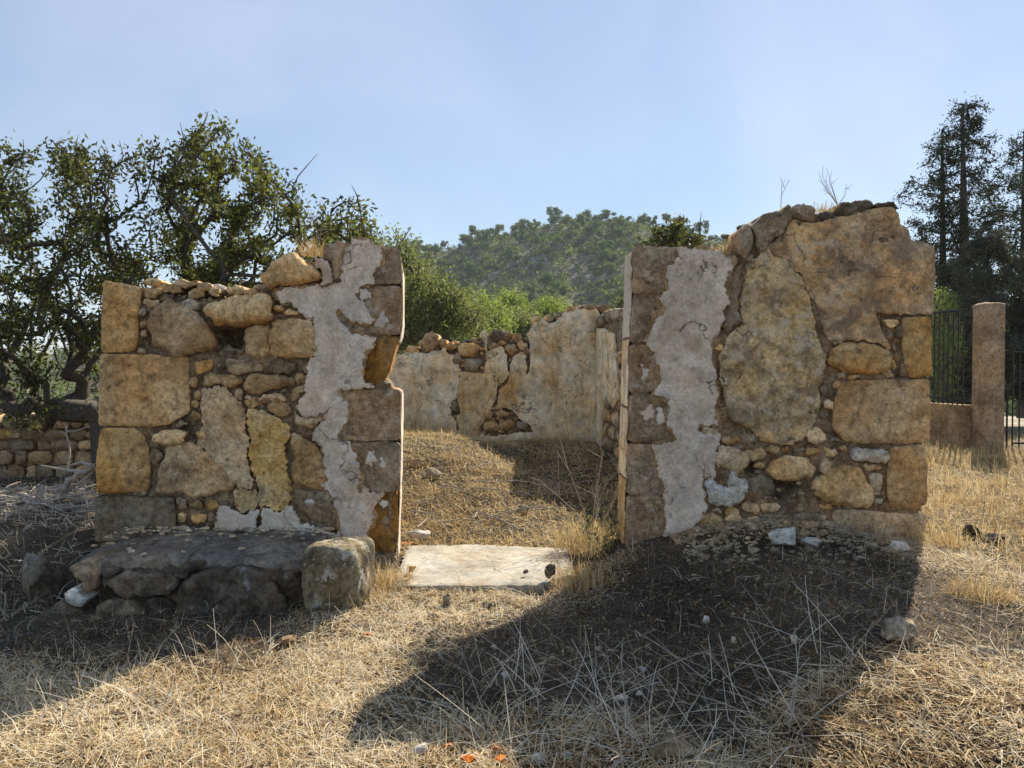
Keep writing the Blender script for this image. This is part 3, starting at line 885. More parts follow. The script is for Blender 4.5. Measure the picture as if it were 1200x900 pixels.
for bx in [(1031, 374, 1052, 384), (1034, 385, 1044, 398), (1047, 383, 1056, 397), (1042, 398, 1051, 413), (1045, 414, 1055, 423), (1042, 423, 1049, 435), (1050, 424, 1061, 444),
           (1030, 432, 1040, 438), (1032, 437, 1048, 444), (992, 438, 1007, 444), (978, 436, 990, 444), (960, 450, 975, 467), (963, 467, 974, 480), (958, 482, 968, 490), (967, 511, 985, 519), (942, 523, 958, 533),
           (961, 524, 980, 537), (980, 520, 992, 529), (1010, 543, 1033, 551), (1016, 552, 1034, 580), (1021, 582, 1034, 593), (957, 537, 973, 557), (949, 557, 962, 567), (818, 500, 842, 509),
           (843, 509, 867, 520), (871, 507, 888, 519), (871, 523, 897, 540), (857, 520, 871, 527), (896, 522, 912, 530), (914, 523, 926, 530), (928, 523, 940, 531), (882, 541, 896, 550), (812, 600, 846, 618), (848, 592, 866, 606), (868, 588, 888, 602),
           (890, 588, 914, 600), (843, 414, 850, 422), (872, 297, 886, 307), (985, 588, 1004, 596), (832, 594, 844, 601), (958, 588, 976, 597), (952, 362, 959, 376), (957, 382, 965, 396), (963, 399, 970, 409),
           (836, 404, 847, 412), (846, 600, 870, 618), (872, 604, 895, 620), (896, 602, 918, 616)]:
    stone(box_poly(*bx), rng.choice(['stone', 'stone', 'stone_grey', 'crystal']), par=RW, reg=RP, front=rng.uniform(.01, .05) if not (950 < bx[0] < 965 and bx[1] < 400) else -.02, rnd=.012, bulge=.01, s=.012)
rubble_fill(px(right_outline, YF), RP, RW, FR, 240, .014, .035, 'crystal', plane_front=.02, seed=8)
rt = random.Random(9)
for k in range(50):
    u = rt.uniform(868, 1050)
    top = np.interp(u, [868, 880, 928, 970, 1005, 1048], [270, 263, 246, 250, 243, 243])
    X, _, Z = at(u, top + rt.uniform(-2, 4), YF)
    sz = rt.uniform(.03, .07)
    v_, f_ = rock_geo(rt, (sz * 1.4, sz, sz * .6), 2, .2)
    v_ = v_ + np.array((X, YF + rt.uniform(.04, .36), Z))
    link('stone', mesh('stone', v_, f_, False, RW.location), M[rt.choice(['stone_grey', 'jamb', 'stone_dark'])], RW)

class Reveal:
    """side face of a door jamb whose edge leans slightly; a = depth, b = height, d = into the wall"""
    def __init__(s_, zs, xs_, sgn):
        s_.zs, s_.xs, s_.sgn = zs, xs_, sgn
        s_.flip = sgn < 0

    def __call__(s_, a, b, d):
        return np.array((np.interp(b, s_.zs, s_.xs) + s_.sgn * d - (.115 * (a - 5.5) if s_.sgn < 0 else 0), a, b))


def edge_of(pts):
    q = sorted([(at(u, v_, YF)[2], at(u, v_, YF)[0]) for u, v_ in pts])
    return [a for a, b in q], [b for a, b in q]


ez, ex = edge_of([(743, 292), (742, 346), (739.5, 402), (738, 461), (736.5, 520), (735, 580), (733, 660)])
RVR = Reveal(ez, ex, 1)
zt_ = at(743, 293, YF)[2]
for a0, z0, z1, mm in [(5.53, 1.72, zt_, 'plaster_pale'), (5.54, 1.22, 1.70, 'cream'), (5.52, .7, 1.2, 'cream'), (5.53, .15, .68, 'ochre_yellow')]:
    n_ = 9
    Q = [(a0 + rng.uniform(-.015, .07), z0 + (z1 - z0) * k / n_) for k in range(n_ + 1)] + [(5.9, z0 + (z1 - z0) * (1 - k / n_)) for k in range(n_ + 1)]
    piece('reveal_plaster', np.array(Q), RVR, M[mm], RW, **{**PL, 'front': .012, 'thick': .0, 's': .03, 'edge': .008})
ez, ex = edge_of([(471, 303), (471, 380), (469, 394), (463, 412), (453, 444), (469.5, 457), (469, 517), (468, 577), (466, 630), (465, 660)])
RVL = Reveal(ez, ex, -1)
for a0, z0, z1 in [(5.52, 1.68, 2.2), (5.53, .62, 1.32), (5.54, .1, .6)]:
    n_ = 9
    Q = [(a0 + rng.uniform(-.015, .07), z0 + (z1 - z0) * k / n_) for k in range(n_ + 1)] + [(5.9, z0 + (z1 - z0) * (1 - k / n_)) for k in range(n_ + 1)]
    piece('reveal_plaster', np.array(Q), RVL, M['plaster_pale'], LW, **{**PL, 'front': .010, 'thick': .0, 's': .03, 'edge': .008})

# ================================================================== walls behind: back wall and side wall of the room
YB = 12.2
FB = Frame((0, YB, 0), (1, 0, 0), (0, 1, 0))
BW = empty('ruined_wall', (at(590, 520, YB)[0], YB, .3), 'far inner wall of the room seen through the doorway, cream plaster stained and peeling', 'wall', 'stone walls of the roofless ruin')
bo = [(380, 425), (440, 420), (462, 416), (492, 412), (494, 396), (514, 396), (520, 408), (536, 406), (566, 394), (592, 390), (612, 394), (620, 402), (628, 374), (660, 372), (672, 364), (704, 362), (720, 372), (720, 560), (380, 560)]
piece('mortar_core', px(bo, YB), FB, M['mortar'], BW, front=-.04, thick=.45, s=.06, rnd=.05, amp=.03, edge=.03)
B1 = [(380, 428), (440, 424), (462, 418), (475, 413), (500, 414), (516, 410), (520, 405), (527, 414), (535, 418), (540, 433), (538, 445), (537, 455), (535, 464), (527, 478), (533, 492), (537, 505), (530, 545), (380, 545)]
B2 = [(541, 435), (552, 437), (566, 438), (570, 425), (567, 400), (563, 390), (568, 386), (572, 392), (570, 405), (571, 413), (577, 410), (588, 405), (592, 413), (594, 425), (596, 437), (590, 448), (583, 453), (580, 470), (575, 478), (570, 490), (560, 505), (560, 545),
      (534, 545), (538, 505), (535, 490), (540, 478), (534, 462), (539, 450)]
B3 = [(598, 437), (597, 428), (602, 418), (610, 411), (616, 415), (618, 430), (616, 440), (622, 428), (621, 405), (617, 392), (624, 383), (626, 374), (632, 371), (640, 377), (650, 378), (660, 368), (672, 362), (685, 361), (700, 362), (703, 370), (704, 400), (704, 440),
      (703, 470), (703, 500), (704, 545), (600, 545), (596, 508), (624, 506), (622, 498), (608, 490), (603, 482), (590, 477), (583, 474), (586, 455), (594, 448)]
B4 = [(562, 509), (575, 512), (592, 508), (600, 512), (600, 545), (562, 545)]
BP = []
for q in (B1, B2, B3, B4):
    stone(q, 'cream', Y=YB, fr=FB, par=BW, reg=BP, name='plaster', **{**PL, 'front': .05, 'thick': .03, 's': .045, 'amp': .02, 'edge': .02, 'rnd': .015, 'fscale': 2.5})
for bx in [(494, 389, 515, 411), (514, 395, 524, 409), (535, 400, 563, 417), (543, 418, 564, 437), (573, 387, 592, 401), (590, 386, 600, 399), (600, 390, 612, 404), (572, 401, 586, 410), (594, 402, 606, 416), (606, 400, 617, 412),
           (529, 414, 541, 428), (564, 478, 580, 492), (580, 480, 596, 490), (566, 492, 584, 506), (585, 491, 604, 504), (604, 492, 620, 505), (527, 468, 539, 484), (573, 474, 588, 481), (613, 405, 622, 418), (638, 368, 650, 377),
           (650, 364, 662, 374), (664, 358, 676, 366), (520, 402, 536, 412), (476, 406, 492, 415), (700, 354, 716, 368), (684, 357, 700, 364), (624, 370, 636, 378)]:
    stone(box_poly(*bx), rng.choice(['stone', 'stone', 'stone_grey']), Y=YB, fr=FB, par=BW, reg=BP, front=rng.uniform(.02, .08), rnd=.05, bulge=.03, amp=.02, edge=.02, s=.05, thick=.2 if bx[1] > 420 else .4)
# knocked-out pockets in the plaster showing dark rubble: small stones set a little proud round dark sockets
for bx in [(658, 462, 668, 480), (638, 455, 650, 466), (629, 483, 637, 496), (680, 483, 690, 494), (663, 430, 668, 446), (502, 470, 507, 478), (512, 420, 516, 427)]:
    stone(box_poly(*bx), 'mortar', Y=YB, fr=FB, par=BW, name='socket', front=.062, rnd=.02, bulge=-.03, amp=.02, edge=.02, s=.04, thick=.0)
rubble_fill(px(bo, YB), BP, BW, FB, 120, .04, .1, 'stone', plane_front=.02, seed=18)

rt = random.Random(21)
for k in range(70):
    u = rt.uniform(462, 712)
    top = np.interp(u, [462, 492, 494, 514, 520, 536, 566, 592, 612, 620, 628, 660, 672, 704, 720], [417, 412, 398, 398, 408, 404, 396, 392, 398, 402, 376, 373, 365, 362, 366])
    X, _, Z = at(u, top + rt.uniform(-2, 5), YB)
    sz = rt.uniform(.04, .11)
    v_, f_ = rock_geo(rt, (sz * 1.3, sz, sz * .75), 2, .25, rt.uniform(2.4, 4.5), 12)
    v_ = v_ + np.array((X, YB + rt.uniform(.02, .4), Z))
    link('stone', mesh('stone', v_, f_, False, BW.location), M[rt.choice(['stone_grey', 'jamb', 'stone', 'stone_dark'])], BW)
XS = 1.36
FS = Frame((XS, 0, 0), (0, -1, 0), (1, 0, 0))
SW = empty('ruined_wall', (XS, 10.5, .2), 'side wall of the room just behind the right door jamb, dark rubble top', 'wall', 'stone walls of the roofless ruin')


def syz(yz):
    return np.array([(-y, z) for y, z in yz])


piece('mortar_core', syz([(12.2, 0), (12.2, 2.35), (11.2, 2.3), (10.4, 2.2), (9.8, 1.7), (9.0, 1.3), (8.2, .9), (7.2, .75), (6.0, .6), (6.0, 0)]), FS, M['mortar'], SW, front=-.03, thick=.45, s=.06, rnd=.05, amp=.03, edge=.03)
SPp = []
for q, mm in [([(12.1, .1), (12.1, 2.1), (11.1, 2.05), (10.3, 1.95), (9.8, 1.5), (9.6, 1.1), (10.2, .95), (10.9, 1.1), (11.3, .8), (11.4, .1)], 'cream'),
              ([(9.3, .1), (9.4, .7), (8.6, .6), (7.6, .5), (7.4, .1)], 'cream')]:
    Q = syz(q)
    SPp.append(Q)
    piece('plaster', Q, FS, M[mm], SW, **{**PL, 'front': .04, 'thick': .02, 's': .05, 'amp': .02, 'edge': .02, 'rnd': .015})
rg_ = random.Random(3)
for j in range(11):
    z = .12 + j * .2
    y = 6.1 + rg_.uniform(0, .2)
    while y < 12:
        wd = rg_.uniform(.2, .42)
        top = np.interp(y, [6, 7.2, 8.2, 9, 9.8, 10.4, 12], [.6, .75, .9, 1.3, 1.7, 2.2, 2.35])
        Q = syz([(y + a * wd, z + b_ * .18) for a, b_ in [(.05, .1), (.5, 0), (.95, .08), (1, .5), (.93, .95), (.5, 1), (.06, .92), (0, .5)]])
        if z < top and not all(inside(Q.mean(0)[None], c)[0] for c in SPp[:1]) and not inside(Q.mean(0)[None], SPp[1])[0]:
            piece('stone', Q, FS, M[rg_.choice(['stone', 'stone_grey'])], SW, front=rg_.uniform(.0, .05), thick=.3, s=.06, rnd=.04, bulge=.02, amp=.02, edge=.015)
        y += wd + .01

# ================================================================== low dry-stone wall far left
YL = 9.2
FL = Frame((0, YL, 0), (1, 0, 0), (0, 1, 0))
DW = empty('dry_stone_wall', (-5.6, YL, .05), 'low dry stone field wall in shade under the branches at the left edge', 'wall')
piece('mortar_core', np.array([(-9.5, -.2), (-9.5, .78), (-3.6, .8), (-3.6, -.2)]), FL, M['mortar'], DW, front=-.05, thick=.4, s=.1, rnd=.05, amp=.03, edge=.03)
rg_ = random.Random(31)
z = -.08
while z < .84:
    hh = rg_.uniform(.09, .19)
    x = -8.4 + rg_.uniform(0, .2)
    while x < -3.7:
        wd = rg_.uniform(.12, .34)
        Q = np.array([(x + a * wd + rg_.uniform(-.012, .012), z + b_ * hh + rg_.uniform(-.012, .012)) for a, b_ in [(.08, .08), (.5, 0), (.92, .1), (1, .5), (.9, .93), (.5, 1), (.08, .9), (0, .5)]])
        piece('stone', Q, FL, M[rg_.choice(['stone_grey', 'stone_grey', 'crystal', 'stone'])], DW, front=rg_.uniform(.0, .06), thick=.25, s=.05, rnd=.035, bulge=.02, amp=.015, edge=.01)
        x += wd + .004
    z += hh + .004

# ================================================================== platform in front of the left wall
PF = empty('stone_platform', (-2.1, 5.0, 0), 'low dark masonry ledge with a weathered cement top at the foot of the left wall', 'ledge')
YP = 4.84
FP = Frame((0, YP, 0), (1, 0, 0), (0, 1, 0))
# cement top: from its plan outline, built as a thick uneven sheet
bm = bmesh.new()
xs = np.linspace(-2.93, -1.28, 60)
dl = np.linspace(0, 1, 26)
gr = []
for i, x in enumerate(xs):
    row = []
    yf = YP - .02 + .04 * noise.noise(Vector((x * 3, 1, 0))) + (.32 * max(0, (-2.62 - x) / .3) ** 1.5 if x < -2.62 else 0)
    for t_ in dl:
        y = yf + (5.56 - yf) * t_
        z = .30 + .04 * t_ - .10 * max(0, (-2.45 - x) / .45) + .024 * noise.fractal(Vector((x * 4, y * 4, 3)), .8, 2, 4) - .03 * max(0, 1 - t_ * 9) ** 2
        if t_ == 0:
            z -= .02
        row.append(bm.verts.new((x - PF.location[0], y - PF.location[1], z)))
    row.insert(0, bm.verts.new((x - PF.location[0], yf + .02 - PF.location[1], .20 + .02 * noise.noise(Vector((x * 9, 5, 5))))))
    gr.append(row)
for i in range(len(gr) - 1):
    for j in range(len(gr[0]) - 1):
        f_ = bm.faces.new((gr[i][j], gr[i + 1][j], gr[i + 1][j + 1], gr[i][j + 1]))
        f_.smooth = True
me = bpy.data.meshes.new('cement_top')
bm.to_mesh(me)
bm.free()
link('cement_top', me, M['concrete'], PF)
piece('rubble_body', np.array([(-2.82, -.2), (-2.8, .14), (-2.5, .24), (-1.9, .265), (-1.3, .26), (-1.28, -.2)]), FP, M['stone_dark'], PF, front=.02, thick=.6, s=.018, rnd=.05, amp=.045, edge=.03, fscale=6)
for q, mm, kw in [([(214, 735), (212, 690), (222, 674), (245, 664), (285, 660), (310, 664), (322, 680), (340, 697), (347, 735)], 'stone_dark', dict(front=.06, rnd=.07, bulge=.03, amp=.03)),
                  ([(124, 702), (140, 697), (160, 698), (175, 713), (190, 722), (184, 738), (128, 738), (122, 722)], 'stone_grey', dict(front=.09, rnd=.07, bulge=.05)),
                  ([(172, 700), (190, 696), (208, 700), (210, 735), (196, 738), (190, 720), (178, 712)], 'stone_dark', dict(front=.05)),
                  ([(133, 676), (150, 668), (205, 668), (216, 678), (208, 692), (190, 694), (150, 695), (136, 690)], 'stone_dark', dict(front=.05)),
                  ([(322, 668), (348, 668), (352, 690), (342, 694), (328, 682)], 'stone_dark', dict(front=.03)),
                  ([(92, 658), (106, 655), (120, 657), (125, 672), (122, 690), (113, 688), (108, 672), (94, 664)], 'stone_grey', dict(front=.1, rnd=.04)),
                  ([(90, 690), (104, 680), (112, 688), (118, 695), (106, 703), (98, 699)], 'stone_white', dict(front=.12, rnd=.03)),
                  ([(62, 712), (80, 700), (100, 706), (118, 712), (120, 732), (80, 735), (64, 726)], 'stone_dark', dict(front=.1)),
                  ([(126, 670), (134, 660), (146, 664), (140, 672), (130, 690)], 'stone_dark', dict(front=.06)),
                  ([(217, 660), (240, 655), (242, 661), (222, 671), (215, 676)], 'stone_dark', dict(front=.06)),
                  ([(345, 697), (353, 693), (356, 735), (350, 735)], 'stone_dark', dict(front=.0))]:
    stone(q, mm, Y=YP, fr=FP, par=PF, **{**dict(thick=.25, rnd=.03, s=.018, amp=.03), **{**kw, 'front': kw.get('front', .05) + .035, 'rnd': kw.get('rnd', .04) * .6}})
rt = random.Random(14)
vs, fs = [], []
for k in range(130):
    x = rt.uniform(-2.8, -1.25)
    y = 5.5 - abs(rt.gauss(0, .12)) - .02
    if rt.random() < .25:
        y = rt.uniform(4.85, 5.4)
    sz = rt.uniform(.006, .022) if rt.random() < .85 else rt.uniform(.02, .04)
    v_, f_ = rock_geo(rt, (sz * 1.4, sz, sz * .6), 1, .2)
    b0 = len(vs)
    vs += list(v_ + np.array((x, y, .315 + .045 * (y - 4.9) / .66)))
    fs += [[b0 + q for q in f__] for f__ in f_]
tag(link('rubble_chips', mesh('rubble_chips', vs, fs, False), M['crystal']), 'small chips of fallen plaster and stone strewn over the cement ledge', 'rubble', kind='stuff')


def rock(name, x, y, size, mat, label, cat='rock', rot=0.0, sub=4, rough=.12, box=2.8, sink=.25, group=None, seed=0, z=None, cuts=9, bias=None):
    rg = random.Random(seed or int(abs(x * 977 + y * 131) * 10) + 5)
    v_, f_ = rock_geo(rg, size, sub, rough, box, cuts)
    c, s_ = math.cos(rot), math.sin(rot)
    v_ = np.stack([v_[:, 0] * c - v_[:, 1] * s_, v_[:, 0] * s_ + v_[:, 1] * c, v_[:, 2]], 1)
    v_[:, 2] -= v_[:, 2].min()
    o = link(name, mesh(name, v_, f_, sub >= 3), M[mat])
    o.location = (x, y, (gzz(x, y) if z is None else z) - size[2] * sink)
    return tag(o, label, cat, group)


def gp(u, v_):
    """ground point seen at u, v"""
    Y = 5.0
    lo_, hi_ = 1.0, 60.0
    for _ in range(40):
        mid = (lo_ + hi_) / 2
        X, _, Z = at(u, v_, mid)
        if Z > gzz(X, mid):
            lo_ = mid
        else:
            hi_ = mid
    X, _, _ = at(u, v_, lo_)
    return X, lo_


rock('boulder', -1.09, 4.83, (.19, .19, .215), 'boulder', 'squared lichen-crusted boulder at the right end of the dark ledge', box=5.5, rough=.06, sink=.18, seed=12, sub=5, rot=-.2, cuts=0)

# loose stones of the ground: (u, v of the foot, size px, material, label)
loose = [
    (918, 642, 19, 13, 'stone_white', 'large pale angular stone on the rubble at the foot of the right wall', 'rock'),
    (1054, 646, 14, 6, 'stone_white', 'flat grey-white stone lying under the right corner of the right wall', 'rock'),
    (953, 644, 12, 6, 'stone_white', 'pale knobbly stone right of the large pale one at the wall foot', 'rock'),
    (938, 598, 13, 11, 'stone_white', 'whitish chunk wedged below the dark hollow at the base of the right wall', 'rock'),
    (1063, 755, 25, 18, 'stone_grey', 'dark tilted rock in the sunny straw beside the tip of the right shadow', 'rock'),
    (788, 889, 30, 11, 'stone_grey', 'half-buried rock with straw on it at the bottom edge of the right shadow', 'rock'),
    (493, 889, 12, 8, 'stone_white', 'pale stone in the foreground straw left of the broken orange tiles', 'rock'),
    (524, 713, 8, 8, 'stone_grey', 'small upright block standing in the straw in front of the doorway slab', 'rock'),
    (508, 727, 7, 5, 'stone_grey', 'small grey stone just in front of the upright block', 'rock'),
    (571, 716, 8, 6, 'stone_dark', 'small dark stone in the straw in front of the slab middle', 'rock'),
    (334, 757, 12, 6, 'stone_grey', 'grey stone sunk in the straw below the squared boulder', 'rock'),
    (579, 762, 6, 4, 'stone_white', 'small pale pebble near the upper left edge of the big shadow', 'pebble'),
    (591, 797, 6, 5, 'stone_white', 'roundish pebble inside the left lobe of the big shadow', 'pebble'),
    (730, 822, 9, 4, 'stone_white', 'flat white pebble in the middle of the big shadow', 'pebble'),
    (749, 817, 5, 4, 'stone_white', 'small white pebble right beside the flat one in the shadow', 'pebble'),
    (702, 763, 5, 4, 'stone_white', 'pale pebble in the upper middle of the big shadow', 'pebble'),
    (753, 788, 5, 4, 'stone_white', 'whitish pebble right of centre in the big shadow', 'pebble'),
    (828, 730, 6, 5, 'stone_white', 'pale lump in the shadow below the white stone of the wall', 'pebble'),
    (861, 754, 5, 4, 'stone_white', 'white pebble in the right half of the big shadow', 'pebble'),
    (931, 755, 7, 5, 'stone_white', 'bright pebble near the right side of the big shadow', 'pebble'),
    (664, 892, 8, 5, 'stone_white', 'white pebble at the bottom edge, sunlit side of the shadow', 'pebble'),
    (630, 896, 12, 7, 'stone_white', 'pale round stone cut by the bottom of the picture', 'rock'),
    (1057, 843, 9, 5, 'stone', 'tan stone in the straw at the lower right', 'rock'),
    (1155, 770, 14, 6, 'stone_grey', 'grey flat stone in the straw near the right edge', 'rock'),
    (1145, 803, 8, 6, 'stone_grey', 'dull grey stone below the flat one near the right edge', 'rock'),
    (1165, 640, 14, 8, 'stone_grey', 'dark clod in the golden grass behind the right wall corner', 'rock'),
    (1140, 632, 12, 8, 'stone_dark', 'dark brown clod left of the other in the golden grass', 'rock'),
    (488, 547, 10, 5, 'stone_grey', 'brown stone in the room at the left, nearest the back wall', 'rock'),
    (509, 560, 9, 7, 'stone_grey', 'peaked brown stone in the straw inside the room', 'rock'),
    (613, 602, 9, 6, 'stone_grey', 'dark stone in the straw in the middle of the room', 'rock'),
    (525, 622, 9, 5, 'stone_grey', 'grey stone inside the room behind the left of the slab', 'rock'),
    (489, 633, 15, 7, 'stone_white', 'pale flat stone against the back edge of the slab at the left jamb', 'rock'),
    (608, 647, 6, 3, 'stone_grey', 'small grey stone at the back edge of the slab', 'rock'),
    (481, 668, 6, 5, 'stone', 'brown stone on the left end of the slab', 'rock'),
    (645, 675, 8, 8, 'stone_dark', 'dark clod on the right end of the slab', 'rock'),
    (616, 670, 4, 2, 'stone_dark', 'tiny dark stone lying on the slab', 'pebble'),
    (562, 862, 10, 6, 'stone_grey', 'grey stone sunk in the straw above the orange tile pieces', 'rock'),
    (650, 350, 0, 0, None, None, None),
]
for u, v_, rx, rz, mm, lab, cat in loose:
    if not mm:
        continue
    X, Y = gp(u, v_)
    zz = None
    if 'on the' in lab and 'slab' in lab or 'on the slab' in lab:
        Y = 1.4 * 900 / (v_ - 430)
        X = (u - 600) / 900 * Y
        zz = .082
    k = Y / F
    rock('rock' if cat == 'rock' else 'pebble', X, Y + rz * k * .5, (rx * k, max(rx * k * .75, .01), rz * k * 1.15), mm, lab, cat, rot=rng.uniform(-.6, .6), sub=4 if rx > 9 else 3, rough=.2, z=zz, box=2.4)
for (u, v_, s_, lab) in [(551, 894, 13, 'largest broken orange roof tile at the bottom of the picture'), (525, 880, 8, 'small orange tile chip left of the larger pieces'),
                         (581, 883, 10, 'orange tile piece right of the largest one'), (585, 897, 9, 'orange tile piece cut by the bottom edge'), (428, 749, 7, 'small rust-brown tile chip in the straw in front of the squared boulder'),
                         (478, 640, 9, 'pinkish tile piece beside the left door jamb')]:
    X, Y = gp(u, v_)
    k = Y / F
    rock('tile_fragment', X, Y, (s_ * k, s_ * k * .8, .014), 'terracotta', lab, 'roof tile', rot=rng.uniform(0, 3), sub=3, rough=.08, box=5, sink=-.6)

# dark stump left of the ledge
rock('stump', *gp(50, 700), (.13, .14, .17), 'stone_dark', 'dark rotten block standing in the shade left of the cement ledge', 'stump', box=3.5, rough=.2, sink=.2, sub=4)

# threshold slab
SL = np.array([(-.80, 5.10), (-.62, 5.05), (.18, 5.07), (.30, 5.20), (.42, 5.35), (.45, 6.1), (-.3, 6.22), (-.84, 6.2)])


class Flat:
    flip = False

    def __call__(s_, a, b, d):
        return np.array((a, b, .06 - d))


o_ = piece('threshold_slab', SL, Flat(), M['slab'], None, front=0, thick=.09, s=.03, rnd=.01, amp=.004, edge=.012, soft=False)
tag(o_, 'large pale cement slab lying in the doorway between the two jambs', 'threshold slab')

# ================================================================== rubble / gravel at the wall foot
rt = random.Random(77)
vs, fs = [], []


def chip(x, y, sz):
    global vs, fs
    v_, f_ = rock_geo(rt, (sz * 1.3, sz, sz * .7), 1, .25)
    b0 = len(vs)
    z = gzz(x, y)
    vs += list(v_ + np.array((x, y, z)))
    fs += [[b0 + q for q in f__] for f__ in f_]


for k in range(2000):
    x = rt.uniform(1.15, 2.95)
    y = 5.5 - abs(rt.gauss(0, .26))
    chip(x, y, rt.uniform(.004, .022) if rt.random() < .92 else rt.uniform(.022, .048))
for k in range(1300):
    x, y = rt.uniform(-3.8, 2.8), rt.uniform(2.6, 5.3)
    chip(x, y, rt.uniform(.003, .012))
tag(link('gravel', mesh('gravel', vs, fs, False), M['crystal']), 'pale chips and gravel fallen from the walls onto the dark earth', 'gravel', kind='stuff')

# ================================================================== straw, stalks
def ribbons(x, y, z0, L, wd, az, el, curl, tone, seg=2, curl2=None):
    """ribbons of seg segments, arrays; starting at x,y,z0, leaving at elevation el, bending by curl (rad) over the length"""
    n = len(x)
    P = [np.stack([x, y, z0], 1)]
    e = el.copy()
    a_ = az.copy()
    for k in range(seg):
        st = L / seg
        P.append(P[-1] + np.stack([np.cos(a_) * np.cos(e) * st, np.sin(a_) * np.cos(e) * st, np.sin(e) * st], 1))
        e = e - curl / seg
        if curl2 is not None:
            a_ = a_ + curl2 / seg
    side = np.stack([-np.sin(az), np.cos(az), nr.uniform(-.6, .6, n)], 1)
    side /= np.linalg.norm(side, axis=1)[:, None]
    V = []
    for k, p_ in enumerate(P):
        ww = wd * (1 - .55 * (k / seg))
        V += [p_ - side * ww[:, None] / 2, p_ + side * ww[:, None] / 2]
    V = np.stack(V, 1)  # n, 2(seg+1), 3
    m_ = 2 * (seg + 1)
    b0 = (np.arange(n) * m_)[:, None, None]
    q = np.array([[2 * k, 2 * k + 1, 2 * k + 3, 2 * k + 2] for k in range(seg)])[None]
    return V.reshape(-1, 3), (b0 + q).reshape(-1, 4), np.repeat(tone, m_)


def join_ribbons(name, lst, mat):
    vs_, qs_, ts_, b0 = [], [], [], 0
    for V, Q_, T_ in lst:
        vs_.append(V)
        qs_.append(Q_ + b0)
        ts_.append(T_)
        b0 += len(V)
    me = fast_mesh(name, np.concatenate(vs_), np.concatenate(qs_))
    add_attr(me, 'tone', np.concatenate(ts_))
    return link(name, me, M[mat])


def scatter(n, x0, x1, y0, y1, keep):
    x = nr.uniform(x0, x1, n)
    y = nr.uniform(y0, y1, n)
    k = keep(x, y)
    m_ = nr.rand(n) < k
    return x[m_], y[m_]


def blocked(x, y):
    b_ = (x > -2.95) & (x < -.80) & (y > 5.42) & (y < 5.95)
    b_ |= (x > .80) & (x < 2.97) & (y > 5.42) & (y < 5.95)
    b_ |= (x > -2.8) & (x < -1.25) & (y > 4.80) & (y < 5.5)
    b_ |= (x > -1.28) & (x < -.9) & (y > 4.63) & (y < 5.05)
    b_ |= (x > -.80) & (x < .25) & (y > 5.08) & (y < 6.16)
    b_ |= (x > 1.3) & (x < 1.85) & (y > 6) & (y < 12)
    b_ |= (y > 12.15) & (x < 2)
    return b_


def dens(x, y):
    """how thick the straw lies: thin by the wall foot and round the ledge, patchy"""
    d = .55 + .6 * vn(x, y, .9) + .35 * vn(x, y, 3.3)
    d = d * .6 + .55
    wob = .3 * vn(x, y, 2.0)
    bare = S(x + wob, -.75, -.1) * (1 - S(x, 2.3, 2.9)) * S(y + wob, 2.95, 3.3) * (1 - S(y, 5.6, 5.9)) * (1 - S(y - 4.5 - .55 * x, -.1, .5) * (1 - S(x, .7, 1.0)))  # sparse wall foot, stretched over the right wall's shadow so dark soil deepens the shade
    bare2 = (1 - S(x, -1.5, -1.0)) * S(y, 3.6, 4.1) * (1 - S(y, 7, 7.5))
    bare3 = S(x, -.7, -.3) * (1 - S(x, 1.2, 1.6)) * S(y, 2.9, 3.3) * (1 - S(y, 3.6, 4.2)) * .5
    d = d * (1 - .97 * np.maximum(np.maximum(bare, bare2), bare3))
    return np.clip(d, 0, 1) * (~blocked(x, y))


def litter(n, x0, x1, y0, y1, keep, L0, L1, w0, w1, tone=(.55, .25), elmax=.35, up=0.0):
    x, y = scatter(n, x0, x1, y0, y1, keep)
    k = len(x)
    L = nr.uniform(L0, L1, k)
    ww = nr.uniform(w0, w1, k)
    el = np.abs(nr.normal(0, elmax, k)) * (nr.rand(k) < .8) + (nr.rand(k) < up) * nr.uniform(.6, 1.4, k)
    clump = vn(x, y, 2.2)
    tn = np.clip(nr.normal(tone[0], tone[1], k) + .22 * clump, 0, 1)
    az = nr.uniform(0, 2 * math.pi, k) * .55 + 2.2 * vn(x, y, 1.1)
    az = np.where(nr.rand(k) < .45, nr.uniform(0, 2 * math.pi, k), az)
    z = gz(x, y) + nr.uniform(.0, .018, k)
    return ribbons(x, y, z, L, ww, az, el, nr.uniform(-.2, .9, k) * np.minimum(el * 2.2 + .2, 1.5), tn, 2)


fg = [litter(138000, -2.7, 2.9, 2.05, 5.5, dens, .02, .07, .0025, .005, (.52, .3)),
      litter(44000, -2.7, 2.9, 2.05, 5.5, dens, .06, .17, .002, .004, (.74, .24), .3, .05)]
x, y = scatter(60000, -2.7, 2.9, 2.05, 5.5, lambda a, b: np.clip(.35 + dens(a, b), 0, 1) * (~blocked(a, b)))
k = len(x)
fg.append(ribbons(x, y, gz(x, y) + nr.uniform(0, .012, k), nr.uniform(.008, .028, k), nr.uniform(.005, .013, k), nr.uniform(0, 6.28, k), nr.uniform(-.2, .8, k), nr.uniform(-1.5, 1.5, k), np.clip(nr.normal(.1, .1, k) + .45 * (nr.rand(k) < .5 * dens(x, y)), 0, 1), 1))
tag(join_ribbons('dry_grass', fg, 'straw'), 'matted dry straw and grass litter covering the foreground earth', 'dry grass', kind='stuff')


def keep_room(x, y):
    return (~blocked(x, y)) * (.5 + .5 * S(vn(x, y, 1.2), -.6, .3))


